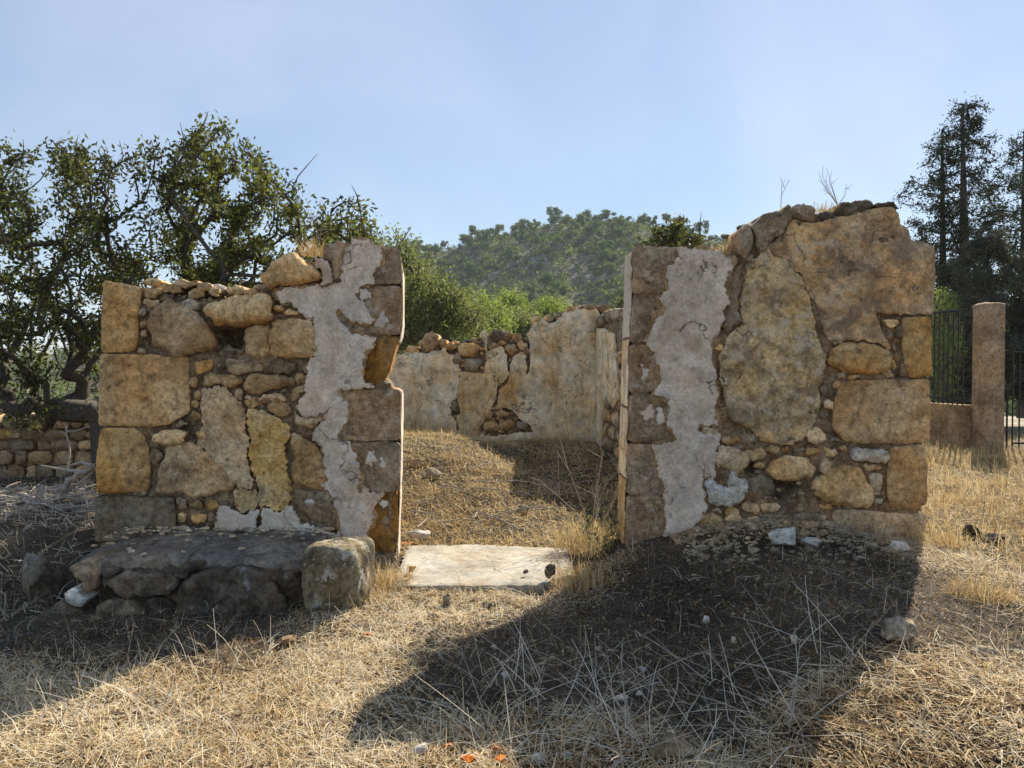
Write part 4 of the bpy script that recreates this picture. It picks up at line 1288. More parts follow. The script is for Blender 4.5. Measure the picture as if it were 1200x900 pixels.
rm = [litter(42000, -2.6, 1.3, 6.0, 12.1, keep_room, .04, .12, .004, .008, (.52, .25), .5, .04),
      litter(1100, -2.6, -.4, 10.8, 12.1, lambda x, y: (~blocked(x, y)) * 1.0, .15, .35, .006, .01, (.5, .25), .5, .4)]
tag(join_ribbons('room_grass', rm, 'straw_gold'), 'golden dry grass carpeting the floor of the roofless room', 'dry grass', kind='stuff')


def keep_right(x, y):
    return (~blocked(x, y)) * (.55 + .45 * vn(x, y, 1.5)) * S(x, 2.4, 3.0)


rgt = [litter(64000, 2.5, 7.5, 2.6, 11, keep_right, .05, .16, .004, .008, (.55, .25), .5, .08),
       litter(16000, 2.9, 8, 5.2, 12.5, keep_right, .08, .2, .004, .007, (.5, .25), .5, .5)]
tag(join_ribbons('golden_grass', rgt, 'straw_gold'), 'golden standing dry grass right of the right wall up to the iron fence', 'dry grass', kind='stuff')


def keep_left(x, y):
    return (~blocked(x, y)) * (.35 + .3 * vn(x, y, 1.5)) * (1 - S(x, -3.1, -2.8))


lf = [litter(26000, -7.5, -2.8, 4.6, 9.1, keep_left, .05, .2, .004, .008, (.6, .3), .4, .08)]
tag(join_ribbons('field_litter', lf, 'stalk'), 'pale twigs and dead grass scattered under the tree at the left', 'dry grass', kind='stuff')

# thin dead weeds in the dark earth by the walls, and long pale stalks lying over everything
def keep_weed(x, y):
    return (~blocked(x, y)) * 1.0


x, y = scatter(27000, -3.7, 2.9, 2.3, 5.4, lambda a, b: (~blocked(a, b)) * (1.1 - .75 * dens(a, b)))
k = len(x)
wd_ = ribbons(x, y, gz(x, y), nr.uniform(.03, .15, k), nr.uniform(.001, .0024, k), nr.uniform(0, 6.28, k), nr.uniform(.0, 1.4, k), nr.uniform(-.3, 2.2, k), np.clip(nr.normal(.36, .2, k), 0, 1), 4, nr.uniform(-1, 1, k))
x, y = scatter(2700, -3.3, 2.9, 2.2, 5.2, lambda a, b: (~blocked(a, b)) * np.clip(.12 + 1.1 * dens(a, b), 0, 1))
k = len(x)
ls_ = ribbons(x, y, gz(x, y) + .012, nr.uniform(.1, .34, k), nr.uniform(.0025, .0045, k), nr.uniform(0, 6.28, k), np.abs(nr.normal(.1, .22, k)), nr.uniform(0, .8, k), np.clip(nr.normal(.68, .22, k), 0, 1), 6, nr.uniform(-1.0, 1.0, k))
# the tangle of fallen stalks in the lower middle
x, y = scatter(260, -.2, 1.5, 2.8, 3.7, keep_weed)
k = len(x)
tg_ = ribbons(x, y, gz(x, y) + .01, nr.uniform(.2, .5, k), nr.uniform(.003, .0055, k), nr.uniform(0, 6.28, k), nr.uniform(.05, .9, k), nr.uniform(0, .5, k), np.clip(nr.normal(.8, .15, k), 0, 1), 6, nr.uniform(-.4, .4, k))
# taller stalks sticking up at the lower left
x, y = scatter(90, -2.4, -1.0, 2.9, 4.0, keep_weed)
k = len(x)
tl_ = ribbons(x, y, gz(x, y), nr.uniform(.12, .3, k), nr.uniform(.003, .005, k), nr.uniform(0, 6.28, k), nr.uniform(.8, 1.5, k), nr.uniform(-.2, .9, k), np.clip(nr.normal(.8, .15, k), 0, 1), 5, nr.uniform(-.5, .5, k))
tag(join_ribbons('dead_stalks', [wd_, ls_, tg_, tl_], 'stalk'), 'long pale bent dead stalks lying tangled over the straw and shaded earth', 'dry stalks', kind='stuff')


# ================================================================== plants
def tubes(paths, sides=4):
    """paths: list of (points (k,3), radii (k,)); returns verts, quads"""
    V, Q_, b0 = [], [], 0
    for P, r_ in paths:
        P = np.asarray(P, float)
        r_ = np.asarray(r_, float)
        T_ = np.gradient(P, axis=0)
        T_ /= np.linalg.norm(T_, axis=1)[:, None] + 1e-9
        ref = np.array((0.3, 1.0, .2))
        A = np.cross(T_, ref)
        A /= np.linalg.norm(A, axis=1)[:, None] + 1e-9
        B_ = np.cross(T_, A)
        k = len(P)
        for j in range(sides):
            a = 2 * math.pi * j / sides
            V.append(P + (A * math.cos(a) + B_ * math.sin(a)) * r_[:, None])
        arr = np.arange(k - 1)
        for j in range(sides):
            j2 = (j + 1) % sides
            Q_.append(np.stack([b0 + j * k + arr, b0 + j * k + arr + 1, b0 + j2 * k + arr + 1, b0 + j2 * k + arr], 1))
        b0 += k * sides
    return np.concatenate(V), np.concatenate(Q_)


def leaves(C, D, L, W_, tone, rnd=1.0):
    """two-triangle folded leaves (quads) at C, pointing D"""
    n = len(C)
    D = D + nr.normal(0, rnd, D.shape)
    D /= np.linalg.norm(D, axis=1)[:, None] + 1e-9
    S_ = np.cross(D, nr.normal(0, 1, D.shape))
    S_ /= np.linalg.norm(S_, axis=1)[:, None] + 1e-9
    L = np.asarray(L)[:, None]
    W_ = np.asarray(W_)[:, None]
    up = np.cross(D, S_) * W_ * .25
    V = np.stack([C, C + D * L * .5 + S_ * W_ * .5 + up, C + D * L, C + D * L * .5 - S_ * W_ * .5 + up], 1)
    q = (np.arange(n) * 4)[:, None] + np.arange(4)[None]
    return V.reshape(-1, 3), q, np.repeat(tone, 4)


def grow(base_pts, targets, up=.35, step=.35, seed=0):
    """join every target to the nearest node of the growing skeleton; returns nodes, parents, tips"""
    rg = np.random.RandomState(seed)
    nodes = [np.array(b_, float) for b_ in base_pts]
    par = [-1] + list(range(len(base_pts) - 1))
    order = np.argsort(np.linalg.norm(targets - nodes[-1], axis=1))
    tips = []
    root = nodes[-1]
    arr = list(nodes)
    for ti in order:
        T_ = targets[ti]
        A = np.array(arr)
        dv = T_ - A
        dd = np.linalg.norm(dv, axis=1)
        # prefer nodes lying towards the root and below
        cost = dd * (1 + up * np.clip((A[:, 2] - T_[2]) / (dd + .01), -1, 1)) + .12 * np.linalg.norm(A - root, axis=1)
        cost[:max(0, len(base_pts) - 2)] += 9
        j = int(np.argmin(cost))
        d = dd[j]
        n = max(2, int(d / step))
        p0 = arr[j]
        if par[j] >= 0:
            t0 = p0 - arr[par[j]]
            t0 = t0 / (np.linalg.norm(t0) + 1e-9)
        else:
            t0 = np.array((0, 0, 1.0))
        c1 = p0 + t0 * d * .22
        pj = j
        for k in range(1, n + 1):
            s_ = k / n
            q = (1 - s_) ** 2 * p0 + 2 * s_ * (1 - s_) * c1 + s_ ** 2 * T_
            if k < n:
                q = q + rg.normal(0, .04 * step, 3)
            arr.append(q)
            par.append(pj)
            pj = len(arr) - 1
        tips.append(pj)
    return np.array(arr), par, tips


def tree_mesh(name, label, cat, basept, targets, bare, leafmat, r0, rtip, leaf, nleaf, spread, group=None, up=.35, step=.3, seed=1, expo=.45, sides=5, trunk=None, tone=(.4, .3), barkmat='bark', clump=1.0):
    base_ = [np.array(basept)] + ([np.array(q) for q in trunk] if trunk else [np.array(basept) + np.array((0, 0, .5))])
    allt = np.concatenate([targets, bare]) if len(bare) else targets
    A, par, tips = grow(base_, allt, up, step, seed)
    n = len(A)
    cntd = np.zeros(n)
    for t_ in tips:
        cntd[t_] += 1
    ch = [[] for _ in range(n)]
    for i in range(n - 1, 0, -1):
        cntd[par[i]] += cntd[i]
        ch[par[i]].append(i)
    rad = rtip + (r0 - rtip) * (cntd / cntd.max()) ** expo
    paths = []
    stack = [(0, None)]
    while stack:
        i, p_ = stack.pop()
        P, r_ = ([A[p_]], [min(rad[p_], rad[i] * 1.3)]) if p_ is not None else ([], [])
        P.append(A[i])
        r_.append(rad[i])
        cur = i
        while ch[cur]:
            c_ = sorted(ch[cur], key=lambda q: -cntd[q])
            for o_ in c_[1:]:
                stack.append((o_, cur))
            cur = c_[0]
            P.append(A[cur])
            r_.append(rad[cur])
        if len(P) > 1:
            r_[-1] = rtip * .5
            paths.append((np.array(P), np.array(r_)))
    root = empty(name, tuple(basept), label, cat, group)
    V, Q_ = tubes(paths, sides)
    me = fast_mesh('trunk', V - np.array(basept), Q_, True)
    link('trunk', me, M[barkmat], root)
    # leaves: along the last bit of each leafy twig
    isleaf = {}
    TT = A[np.array(tips)]
    # match tips to leafy targets
    keyset = {tuple(np.round(t_, 4)) for t_ in targets}
    C, D, TN = [], [], []
    for t_ in tips:
        p_ = A[t_]
        if tuple(np.round(p_, 4)) not in keyset:
            continue
        q_ = A[par[t_]]
        d = p_ - q_
        dn = d / (np.linalg.norm(d) + 1e-9)
        m_ = int(nleaf * rng.uniform(.5, 1.4))
        s_ = nr.rand(m_)[:, None] * 1.4 - .4
        c_ = q_ + d * s_ + nr.normal(0, spread, (m_, 3))
        C.append(c_)
        D.append(np.repeat(dn[None], m_, 0))
        TN.append(np.clip(nr.normal(tone[0] + rng.uniform(-.25, .25), tone[1] * .6, m_), 0, 1))
    C = np.concatenate(C)
    D = np.concatenate(D)
    TN = np.concatenate(TN)
    LL = nr.uniform(leaf[0] * .7, leaf[0] * 1.2, len(C))
    V, q, tn = leaves(C, D, LL, LL * leaf[1], TN, clump)
    me = fast_mesh('crown', V - np.array(basept), q)
    add_attr(me, 'tone', tn)
    link('crown', me, M[leafmat], root)
    return root


def targets_in(poly, Y, dY, n, seed=0, clumps=0.0):
    rg = np.random.RandomState(seed)
    P = np.array(poly, float)
    lo_, hi_ = P.min(0), P.max(0)
    out = []
    while len(out) < n:
        q = rg.uniform(lo_, hi_)
        if inside(q[None], P)[0]:
            yy = Y + rg.uniform(-dY, dY)
            if clumps and noise.noise(Vector((q[0] / 34, q[1] / 34, yy * 1.1 + seed))) < clumps - .35:
                continue
            out.append(at(q[0], q[1], yy))
    return np.array(out)


def tips_at(pts, Y):
    return np.array([at(u, v_, Y + rng.uniform(-.25, .25)) for u, v_ in pts])


YA = 8.2
TA = targets_in([(-150, 300), (-120, 215), (-40, 200), (5, 195), (40, 205), (70, 180), (125, 178), (165, 195), (172, 240), (200, 300), (190, 340), (130, 420), (110, 440), (60, 400), (-20, 430), (-60, 470), (-150, 470)], YA, 1.2, 620, 1, .42)
TA2 = targets_in([(-60, 420), (0, 410), (70, 430), (118, 440), (118, 500), (40, 500), (-60, 500)], YA, .7, 30, 2)
TA3 = tips_at([(rng.uniform(-60, 185), rng.uniform(165, 200)) for _ in range(34)], YA)
BA = tips_at([(3, 175), (27, 163), (92, 158), (118, 172), (140, 165), (60, 178), (-30, 180)] + [(rng.uniform(0, 110), rng.uniform(400, 500)) for _ in range(40)], YA)
tree_mesh('broadleaf_tree', 'many-stemmed dark leafy tree at the left edge, half hidden by the left wall', 'tree', at(128, 590, YA), np.concatenate([TA, TA2, TA3]), BA, 'leaf', .13, .0045, (.068, .42), 36, .055,
          group='trees behind the left wall', trunk=[at(122, 540, YA), at(118, 490, YA)], tone=(.16, .3), up=.3, step=.18, seed=3, clump=1.2, expo=.62)
TB = targets_in([(188, 250), (186, 205), (210, 185), (240, 150), (262, 152), (290, 175), (312, 200), (330, 225), (358, 250), (385, 255), (400, 240), (432, 245), (436, 285), (425, 330), (300, 345), (190, 345)], YA + .3, 1.1, 430, 5, .42)
TB = np.concatenate([TB, tips_at([(240, 142), (250, 150), (262, 145), (268, 158), (285, 165), (300, 182), (322, 205), (335, 212), (350, 232), (375, 236), (388, 248), (405, 236), (420, 236), (432, 250), (215, 172), (205, 185), (192, 205), (186, 228), (310, 195), (345, 222)], YA + .3)])
BB = tips_at([(211, 143), (244, 130), (372, 180), (412, 217), (300, 188)], YA + .3)
tree_mesh('broadleaf_tree', 'leafy tree with pointed top and bare twigs rising behind the middle of the left wall', 'tree', at(222, 585, YA + .3), TB, BB, 'leaf', .12, .0045, (.068, .42), 40, .055,
          group='trees behind the left wall', trunk=[at(222, 500, YA + .3), at(225, 400, YA + .3)], tone=(.26, .4), up=.3, step=.18, seed=6, clump=1.2, expo=.62)
# evergreen bush right behind the left wall, over the back wall's left end
YO = 17
TO = targets_in([(425, 300), (440, 280), (470, 278), (480, 295), (500, 308), (525, 332), (555, 352), (575, 370), (570, 395), (540, 400), (500, 405), (440, 410), (400, 400), (400, 330)], YO, 1.4, 420, 9)
tree_mesh('olive_tree', 'bushy olive-green tree filling the gap just right of the left wall top', 'tree', at(485, 470, YO), TO, tips_at([(482, 265), (463, 268), (500, 290)], YO), 'leaf_olive', .16, .007, (.10, .38), 70, .16,
          trunk=[at(488, 430, YO), at(490, 405, YO)], tone=(.5, .35), up=.3, step=.5, seed=8)
YG = 30
for i, (u0, v0, ru, rv, lab) in enumerate([(572, 380, 26, 32, 'light green bush beyond the back wall, touching the olive-green tree'), (607, 386, 26, 26, 'blue-green bush beyond the back wall between the two light green ones'),
                                           (640, 372, 30, 20, 'light yellow-green bush above the middle of the back wall'), (600, 362, 14, 16, 'small yellow-green bush top peeping above the blue-green one')]):
    Yk = YG + i * 3
    Tg = targets_in([(u0 + ru * math.cos(a) * rng.uniform(.8, 1.1), v0 + rv * math.sin(a) * rng.uniform(.8, 1.1)) for a in np.linspace(0, 6.28, 14)[:-1]], Yk, 1.2, 160, 20 + i)
    tree_mesh('bush', lab, 'bush', at(u0, v0 + 40, Yk), Tg, np.zeros((0, 3)), 'leaf_bright' if i != 1 else 'leaf_olive', .1, .012, (.15, .4), 46, .22, trunk=[at(u0, v0 + 25, Yk)], tone=(.5, .35), step=.6, seed=30 + i, sides=4)
# leafy plant growing on top behind the right wall
TW = targets_in([(768, 270), (775, 258), (788, 262), (795, 254), (803, 268), (820, 272), (828, 285), (835, 292), (760, 292), (752, 284)], 6.9, .25, 70, 40)
tree_mesh('shrub', 'dark leafy shrub standing behind the top of the grey plastered wall', 'shrub', at(790, 420, 6.9), TW, tips_at([(797, 250), (822, 248), (840, 278)], 6.9), 'leaf', .03, .003, (.05, .4), 15, .03,
          trunk=[at(792, 350, 6.9), at(790, 300, 6.9)], tone=(.15, .2), step=.12, seed=41)
TW = targets_in([(722, 350), (736, 340), (736, 372), (715, 374)], 11.8, .2, 20, 43)
tree_mesh('shrub', 'small dark shrub on the inner side wall beside the right jamb', 'shrub', at(728, 372, 11.8), TW, np.zeros((0, 3)), 'leaf', .02, .004, (.06, .4), 18, .06, trunk=[at(728, 365, 11.8)], tone=(.2, .2), step=.12, seed=44)
# shrub behind the iron fence
TF = targets_in([(1092, 345), (1103, 335), (1115, 350), (1122, 372), (1124, 410), (1118, 470), (1092, 470)], 14.5, .5, 110, 46)
tree_mesh('shrub', 'pale green shrub behind the iron fence panel at the end of the right wall', 'shrub', at(1105, 490, 14.5), TF, np.zeros((0, 3)), 'leaf_bright', .05, .006, (.07, .3), 30, .09, trunk=[at(1105, 470, 14.5)], tone=(.6, .3), step=.3, seed=47)

# conifers at the right
YC = 20


def conifer(label, cu, top, bot, Yk, half, n, seed, lean=0, tone=(.3, .3), r0=.2, mat='needle', leaf=(.11, .3), nleaf=34):
    rg = np.random.RandomState(seed)
    T_ = []
    for k in range(n):
        s_ = rg.rand() ** .75
        v_ = top + (bot - top) * s_
        hw = half * min(1, .2 + 1.9 * s_) * (0.75 + .5 * rg.rand()) * (.5 + .5 * abs(math.sin(s_ * 19 + seed)))
        a = rg.uniform(0, 6.28)
        rr = hw * rg.rand() ** .4
        c = at(cu + lean * (1 - s_), v_, Yk)
        k_ = Yk / F
        T_.append((c[0] + math.cos(a) * rr * k_, c[1] + math.sin(a) * rr * k_, c[2] + rr * k_ * .12))
    tr = [at(cu + lean * (1 - s_), bot + 60 + (top + 4 - bot - 60) * s_, Yk) for s_ in np.linspace(.1, 1, 22)]
    b_ = at(cu, bot + 60, Yk)
    # grow from every trunk node
    base_ = [np.array(b_)] + [np.array(q) for q in tr]
    T_ = np.array(T_)
    A = [q for q in base_]
    par = [-1] + list(range(len(base_) - 1))
    paths = [(np.array(base_), np.linspace(r0, .02, len(base_)))]
    C, D, TN = [], [], []
    order = np.argsort([np.hypot(t_[0] - np.interp(t_[2], [q[2] for q in base_], [q[0] for q in base_]), t_[1] - Yk) for t_ in T_])
    for oi in order:
        t_ = T_[oi]
        Aa = np.array(A)
        dv = t_ - Aa
        h_ = np.hypot(dv[:, 0], dv[:, 1])
        cost = np.linalg.norm(dv, axis=1) + 1.4 * np.abs(dv[:, 2] + .25 * h_) * 0.7 + .05 * np.abs(dv[:, 2])
        j = int(np.argmin(cost))
        p0 = Aa[j]
        mid = (p0 + t_) / 2 + np.array((0, 0, -.05 * np.linalg.norm(t_ - p0)))
        paths.append((np.array([p0, mid, t_]), np.array([.02, .014, .005]) * (1.3 if j < len(base_) else 1)))
        A += [mid, t_]
        m_ = int(nleaf * rg.uniform(.5, 1.4))
        s2 = rg.rand(m_)[:, None]
        C.append(p0 * .15 + mid * .0 + (p0 + (t_ - p0) * (.45 + .65 * s2)) - p0 * .15 + rg.normal(0, .07, (m_, 3)))
        D.append(np.repeat(((t_ - p0) / (np.linalg.norm(t_ - p0) + 1e-9))[None], m_, 0))
        TN.append(np.clip(rg.normal(tone[0] + rg.uniform(-.2, .2), tone[1] * .5, m_), 0, 1))
    root = empty('conifer', b_, label, 'tree', 'conifers behind the fence')
    V, Q_ = tubes(paths, 4)
    link('trunk', fast_mesh('trunk', V - np.array(b_), Q_, True), M['bark'], root)
    C, D, TN = np.concatenate(C), np.concatenate(D), np.concatenate(TN)
    LL = rg.uniform(leaf[0] * .6, leaf[0] * 1.2, len(C))
    V, q, tn = leaves(C, D, LL, LL * leaf[1], TN, .8)
    me = fast_mesh('crown', V - np.array(b_), q)
    add_attr(me, 'tone', tn)
    link('crown', me, M[mat], root)


conifer('tallest dark conifer with a ragged open top right of the right wall', 1128, 118, 420, YC, 74, 520, 51, 4, r0=.22)
conifer('shorter conifer stem crowding the left side of the tallest conifer', 1104, 148, 400, YC + .6, 46, 240, 52, 2, r0=.15)
conifer('conifer cut by the right edge of the picture', 1200, 150, 430, YC + 2, 70, 460, 53, 0, r0=.2, nleaf=40)
conifer('low brownish conifer filling the space behind the stone gatepost', 1158, 275, 470, YC - 3, 62, 420, 54, 0, tone=(.55, .3), r0=.1, mat='scrub_grey', nleaf=44)
conifer('dense grey-green evergreen at the far right behind the gate', 1225, 270, 480, YC - 3.5, 56, 380, 55, 0, tone=(.45, .3), r0=.1, mat='scrub_grey', nleaf=44)
conifer('grey-green evergreen between the pale shrub and the gatepost', 1118, 300, 480, YC - 1, 40, 300, 56, 0, tone=(.35, .3), r0=.1, mat='scrub_grey', nleaf=44)

# ================================================================== fence, gatepost, gate
def box_mesh(name, x0, x1, y0, y1, z0, z1, parent, mat, bev=.0):
    bm = bmesh.new()
    bmesh.ops.create_cube(bm, size=1)
    for v_ in bm.verts:
        v_.co = Vector(((x0 + x1) / 2 + v_.co.x * (x1 - x0), (y0 + y1) / 2 + v_.co.y * (y1 - y0), (z0 + z1) / 2 + v_.co.z * (z1 - z0)))
    if bev:
        bmesh.ops.bevel(bm, geom=bm.edges[:], offset=bev, segments=2, affect='EDGES')
    me = bpy.data.meshes.new(name)
    for v_ in bm.verts:
        v_.co -= parent.location
    bm.to_mesh(me)
    bm.free()
    return link(name, me, mat, parent)


def rod(name, p0, p1, r_, parent, mat, sides=6):
    V, Q_ = tubes([(np.array([p0, p1], float), np.array([r_, r_]))], sides)
    k = 2
    V = V - np.array(parent.location)
    me = bpy.data.meshes.new(name)
    caps = [[j * k for j in range(sides)], [j * k + 1 for j in range(sides)][::-1]]
    me.from_pydata(V.tolist(), [], Q_.tolist() + caps)
    me.update()
    return link(name, me, mat, parent)


PX, PY = 6.82, 11.0
GPo = empty('gatepost', (PX, PY, .2), 'square weathered stone gatepost standing right of the iron fence panel', 'gatepost')
rgp = np.random.RandomState(2)


class PF_:
    pass


zt = at(1160, 355, PY)[2]
bm = bmesh.new()
bmesh.ops.create_cube(bm, size=1)
bmesh.ops.subdivide_edges(bm, edges=bm.edges[:], cuts=12, use_grid_fill=True)
for v_ in bm.verts:
    a, b_ = v_.co.x, v_.co.y
    # round corners
    r_ = .32
    v_.co.x = a * r_ * (1 - .1 * (2 * abs(b_)) ** 4)
    v_.co.y = b_ * r_ * (1 - .1 * (2 * abs(a)) ** 4)
    zz = v_.co.z + .5
    v_.co.z = zz * (zt - .0) + .012 * noise.noise(Vector((a * 7, b_ * 7, zz * 5))) - .2 * (1 - zz) - .03 * (max(abs(a), abs(b_)) * 2) ** 6 * (zz > .97)
    n_ = noise.fractal(Vector((a * 5, b_ * 5, zz * 9)), .8, 2, 4) * .012
    v_.co.x += n_
    v_.co.y += n_
for f_ in bm.faces:
    f_.smooth = True
me = bpy.data.meshes.new('shaft')
for v_ in bm.verts:
    v_.co.z -= .2
bm.to_mesh(me)
bm.free()
link('shaft', me, M['gatepost'], GPo)
FE = empty('iron_fence', (6.5, 12, .5), 'black iron bar fence panel on a low wall between the right wall and the gatepost', 'fence')
fa, fb = np.array((6.28, 13.2)), np.array((6.62, 11.15))
zr = at(1115, 366, 11.7)[2]
zb = at(1115, 475, 11.7)[2]
rod('top_rail', (*fa, zr), (*fb, zr), .02, FE, M['iron'])
rod('bottom_rail', (*fa, zb + .12), (*fb, zb + .12), .014, FE, M['iron'])
for s_ in np.linspace(0, 1, 22)[:-1]:
    q = fa + (fb - fa) * s_
    rod('bar', (*q, zb + .02), (*q, zr), .011, FE, M['iron'])
# low wall under it
bm = bmesh.new()
dr = (fb - fa) / np.linalg.norm(fb - fa)
pn = np.array((-dr[1], dr[0])) * .12
c_ = []
for q in (fa - pn, fb - pn, fb + pn, fa + pn):
    c_.append(q)
vb = [bm.verts.new((q[0] - 6.5, q[1] - 12, -.6)) for q in c_]
vt = [bm.verts.new((q[0] - 6.5, q[1] - 12, zb + .03 - .5)) for q in c_]
bm.faces.new(vt)
for i in range(4):
    bm.faces.new((vb[i], vb[(i + 1) % 4], vt[(i + 1) % 4], vt[i]))
bmesh.ops.bevel(bm, geom=bm.edges[:], offset=.015, segments=2, affect='EDGES')
me = bpy.data.meshes.new('low_wall')
bm.to_mesh(me)
bm.free()
link('low_wall', me, M['gatepost'], FE)
GT = empty('iron_gate', (7.3, 10.85, .2), 'black iron bar gate right of the stone gatepost at the picture edge', 'gate')
zt2 = at(1190, 413, 10.85)[2]
rod('top_rail', (7.08, 10.85, zt2), (8.6, 10.8, zt2 + .02), .018, GT, M['iron'])
rod('bottom_rail', (7.08, 10.85, .42), (8.6, 10.8, .42), .014, GT, M['iron'])
for k in range(17):
    X = 7.08 + k * .095
    rod('bar', (X, 10.85, .3), (X, 10.85, zt2), .011, GT, M['iron'])
rod('hinge_post', (6.83 + .1, 10.74, .2), (6.83 + .1, 10.74, at(1165, 455, 10.74)[2]), .013, GT, M['iron'])

# ================================================================== fallen branches at the left, dry sprigs
def branch(name, label, cat, pts, r0, r1, twigs, mat='deadwood', seed=0, group=None, tw_len=.25):
    rg = np.random.RandomState(seed)
    P = np.array(pts, float)
    # smooth the polyline
    tt = np.linspace(0, len(P) - 1, len(P) * 5)
    Q = np.stack([np.interp(tt, range(len(P)), P[:, i]) for i in range(3)], 1)
    Q = (Q + np.roll(Q, 1, 0) + np.roll(Q, -1, 0)) / 3
    Q[0], Q[-1] = P[0], P[-1]
    Q[1:-1] += rg.normal(0, r0 * .3, Q[1:-1].shape)
    paths = [(Q, np.linspace(r0, r1, len(Q)))]
    for k in range(twigs):
        i = rg.randint(len(Q) // 4, len(Q))
        d = rg.normal(0, 1, 3)
        d[2] = abs(d[2]) * .6
        d /= np.linalg.norm(d)
        L = tw_len * rg.uniform(.4, 1.3)
        q = [Q[i], Q[i] + d * L * .5, Q[i] + d * L + rg.normal(0, L * .15, 3)]
        paths.append((np.array(q), np.array([r1 * 1.2, r1 * .8, r1 * .4])))
    V, F2 = tubes(paths, 6)
    b_ = P[0]
    o = link(name, fast_mesh(name, V - b_, F2, True), M[mat])
    o.location = b_
    return tag(o, label, cat, group)


branch('dead_branch', 'thick bleached dead branch lying in an arc at the left edge', 'branch', [at(-40, 590, 7), at(0, 588, 6.9), at(28, 584, 6.8), at(44, 590, 6.7), at(52, 602, 6.6)], .05, .03, 6, seed=2)
branch('dead_branch', 'forked pale branch with an orange break leaning against the left wall end', 'branch', [at(52, 596, 6.6), at(70, 582, 6.6), at(80, 566, 6.6), at(96, 555, 6.6), at(112, 545, 6.5)], .04, .018, 8, seed=3)
branch('dead_branch', 'thin upright bleached stick in front of the dry stone wall', 'branch', [at(78, 552, 7.2), at(82, 530, 7.2), at(78, 505, 7.2), at(77, 498, 7.2)], .012, .007, 2, seed=4)
branch('dead_branch', 'long straight grey stick lying across the brushwood at the left', 'branch', [at(0, 618, 6.4), at(40, 606, 6.3), at(105, 590, 6.2)], .012, .006, 8, seed=5)
rb = random.Random(6)
vs_ = []
paths = []
for k in range(150):
    u, v_ = rb.uniform(-30, 112), rb.uniform(575, 632)
    Yk = rb.uniform(5.9, 7.3)
    c = np.array(at(u, v_, Yk))
    c[2] = gzz(c[0], c[1]) + rb.uniform(.01, .12)
    a = rb.uniform(0, 6.28)
    L = rb.uniform(.1, .45)
    d = np.array((math.cos(a), math.sin(a), rb.uniform(-.1, .3)))
    r_ = rb.uniform(.003, .009)
    paths.append((np.array([c, c + d * L * .5 + np.array((0, 0, .02)), c + d * L]), np.array([r_, r_ * .8, r_ * .5])))
V, F2 = tubes(paths, 5)
tag(link('brushwood', fast_mesh('brushwood', V, F2, True), M['deadwood']), 'heap of bleached broken twigs on the bank left of the left wall', 'brushwood', kind='stuff')


def sprig(name, label, cat, c, n, h_, r_, seed, spread=.35, mat='deadwood'):
    rg = np.random.RandomState(seed)
    paths = []
    for k in range(n):
        d = np.array((rg.normal(0, spread), rg.normal(0, spread), 1.0))
        L = h_ * rg.uniform(.5, 1.1)
        p1 = np.array((0, 0, 0.)) + d * L * .5
        p2 = p1 + (d + rg.normal(0, .25, 3)) * L * .5
        paths.append((np.array([(0, 0, 0), p1, p2]), np.array([r_, r_ * .8, r_ * .4])))
        for _ in range(3):
            s_ = rg.uniform(.3, 1)
            q = p1 + (p2 - p1) * s_
            paths.append((np.array([q, q + (d + rg.normal(0, .7, 3)) * L * .2]), np.array([r_ * .5, r_ * .3])))
    V, F2 = tubes(paths, 4)
    o = link(name, fast_mesh(name, V, F2), M[mat])
    o.location = c
    return tag(o, label, cat)


def tuft(name, label, c, n, h_, seed, wd=.004, rad=.08, mat='straw_gold', cat='dry grass'):
    k = n
    a = nr.uniform(0, 6.28, k)
    r_ = rad * nr.rand(k) ** .5
    V, Q_, T_ = ribbons(np.cos(a) * r_, np.sin(a) * r_, np.zeros(k), nr.uniform(.5, 1.1, k) * h_, nr.uniform(.6, 1.2, k) * wd, nr.uniform(0, 6.28, k), nr.uniform(.6, 1.5, k), nr.uniform(0, 1.2, k), np.clip(nr.normal(.55, .3, k), 0, 1), 4)
    me = fast_mesh(name, V, Q_)
    add_attr(me, 'tone', T_)
    o = link(name, me, M[mat])
    o.location = c
    return tag(o, label, cat)


sprig('dry_twig', 'bare branched dry twig standing on top of the right wall near its peak', 'twig', at(982, 241, YF + .2), 7, .26, .003, 61, .5)
sprig('dry_twig', 'single thin dry twig on the sloping top of the right wall', 'twig', at(915, 246, YF + .2), 2, .2, .0025, 62, .2)
tuft('grass_tuft', 'yellow dry grass tuft on the right wall top below the bare twig', at(966, 250, YF + .1), 160, .09, 63, .004, .12)
tuft('grass_tuft', 'dry grass clump in the dip where the grey plastered top meets the taller rubble', at(856, 300, YF + .15), 260, .13, 64, .004, .16)
tuft('grass_tuft', 'dry yellowish grass tuft growing on the left wall behind the pointed stone', at(366, 300, YF + .3), 160, .17, 65, .004, .09)
sprig('dry_twig', 'thin dead stem in the grass tuft on the left wall', 'twig', at(372, 296, YF + .3), 3, .3, .003, 66, .15)
X, Y = gp(668, 622)
tuft('weed_clump', 'dense dry weed clump growing by the foot of the right door jamb', (.62, 5.9, gzz(.62, 5.9)), 480, .27, 67, .006, .30)
tuft('weed_clump', 'brown dry grass tussock in front of the right end of the slab', (.52, 5.22, gzz(.52, 5.22)), 520, .16, 68, .005, .26)
tuft('weed_clump', 'bent dry grass clump against the foot of the left door jamb', (-.82, 5.15, gzz(-.8, 5.15)), 420, .16, 69, .005, .14)
sprig('tall_weed', 'tall yellow dried weed with bent stems in the doorway by the right jamb', 'weed', (.64, 6.3, gzz(.64, 6.3)), 9, .85, .0055, 70, .22, 'deadwood')
tuft('grass_tuft', 'orange-brown tall dry grass against the left end of the back wall', (-1.5, 11.5, gzz(-1.5, 11.5)), 160, .7, 71, .009, .35)
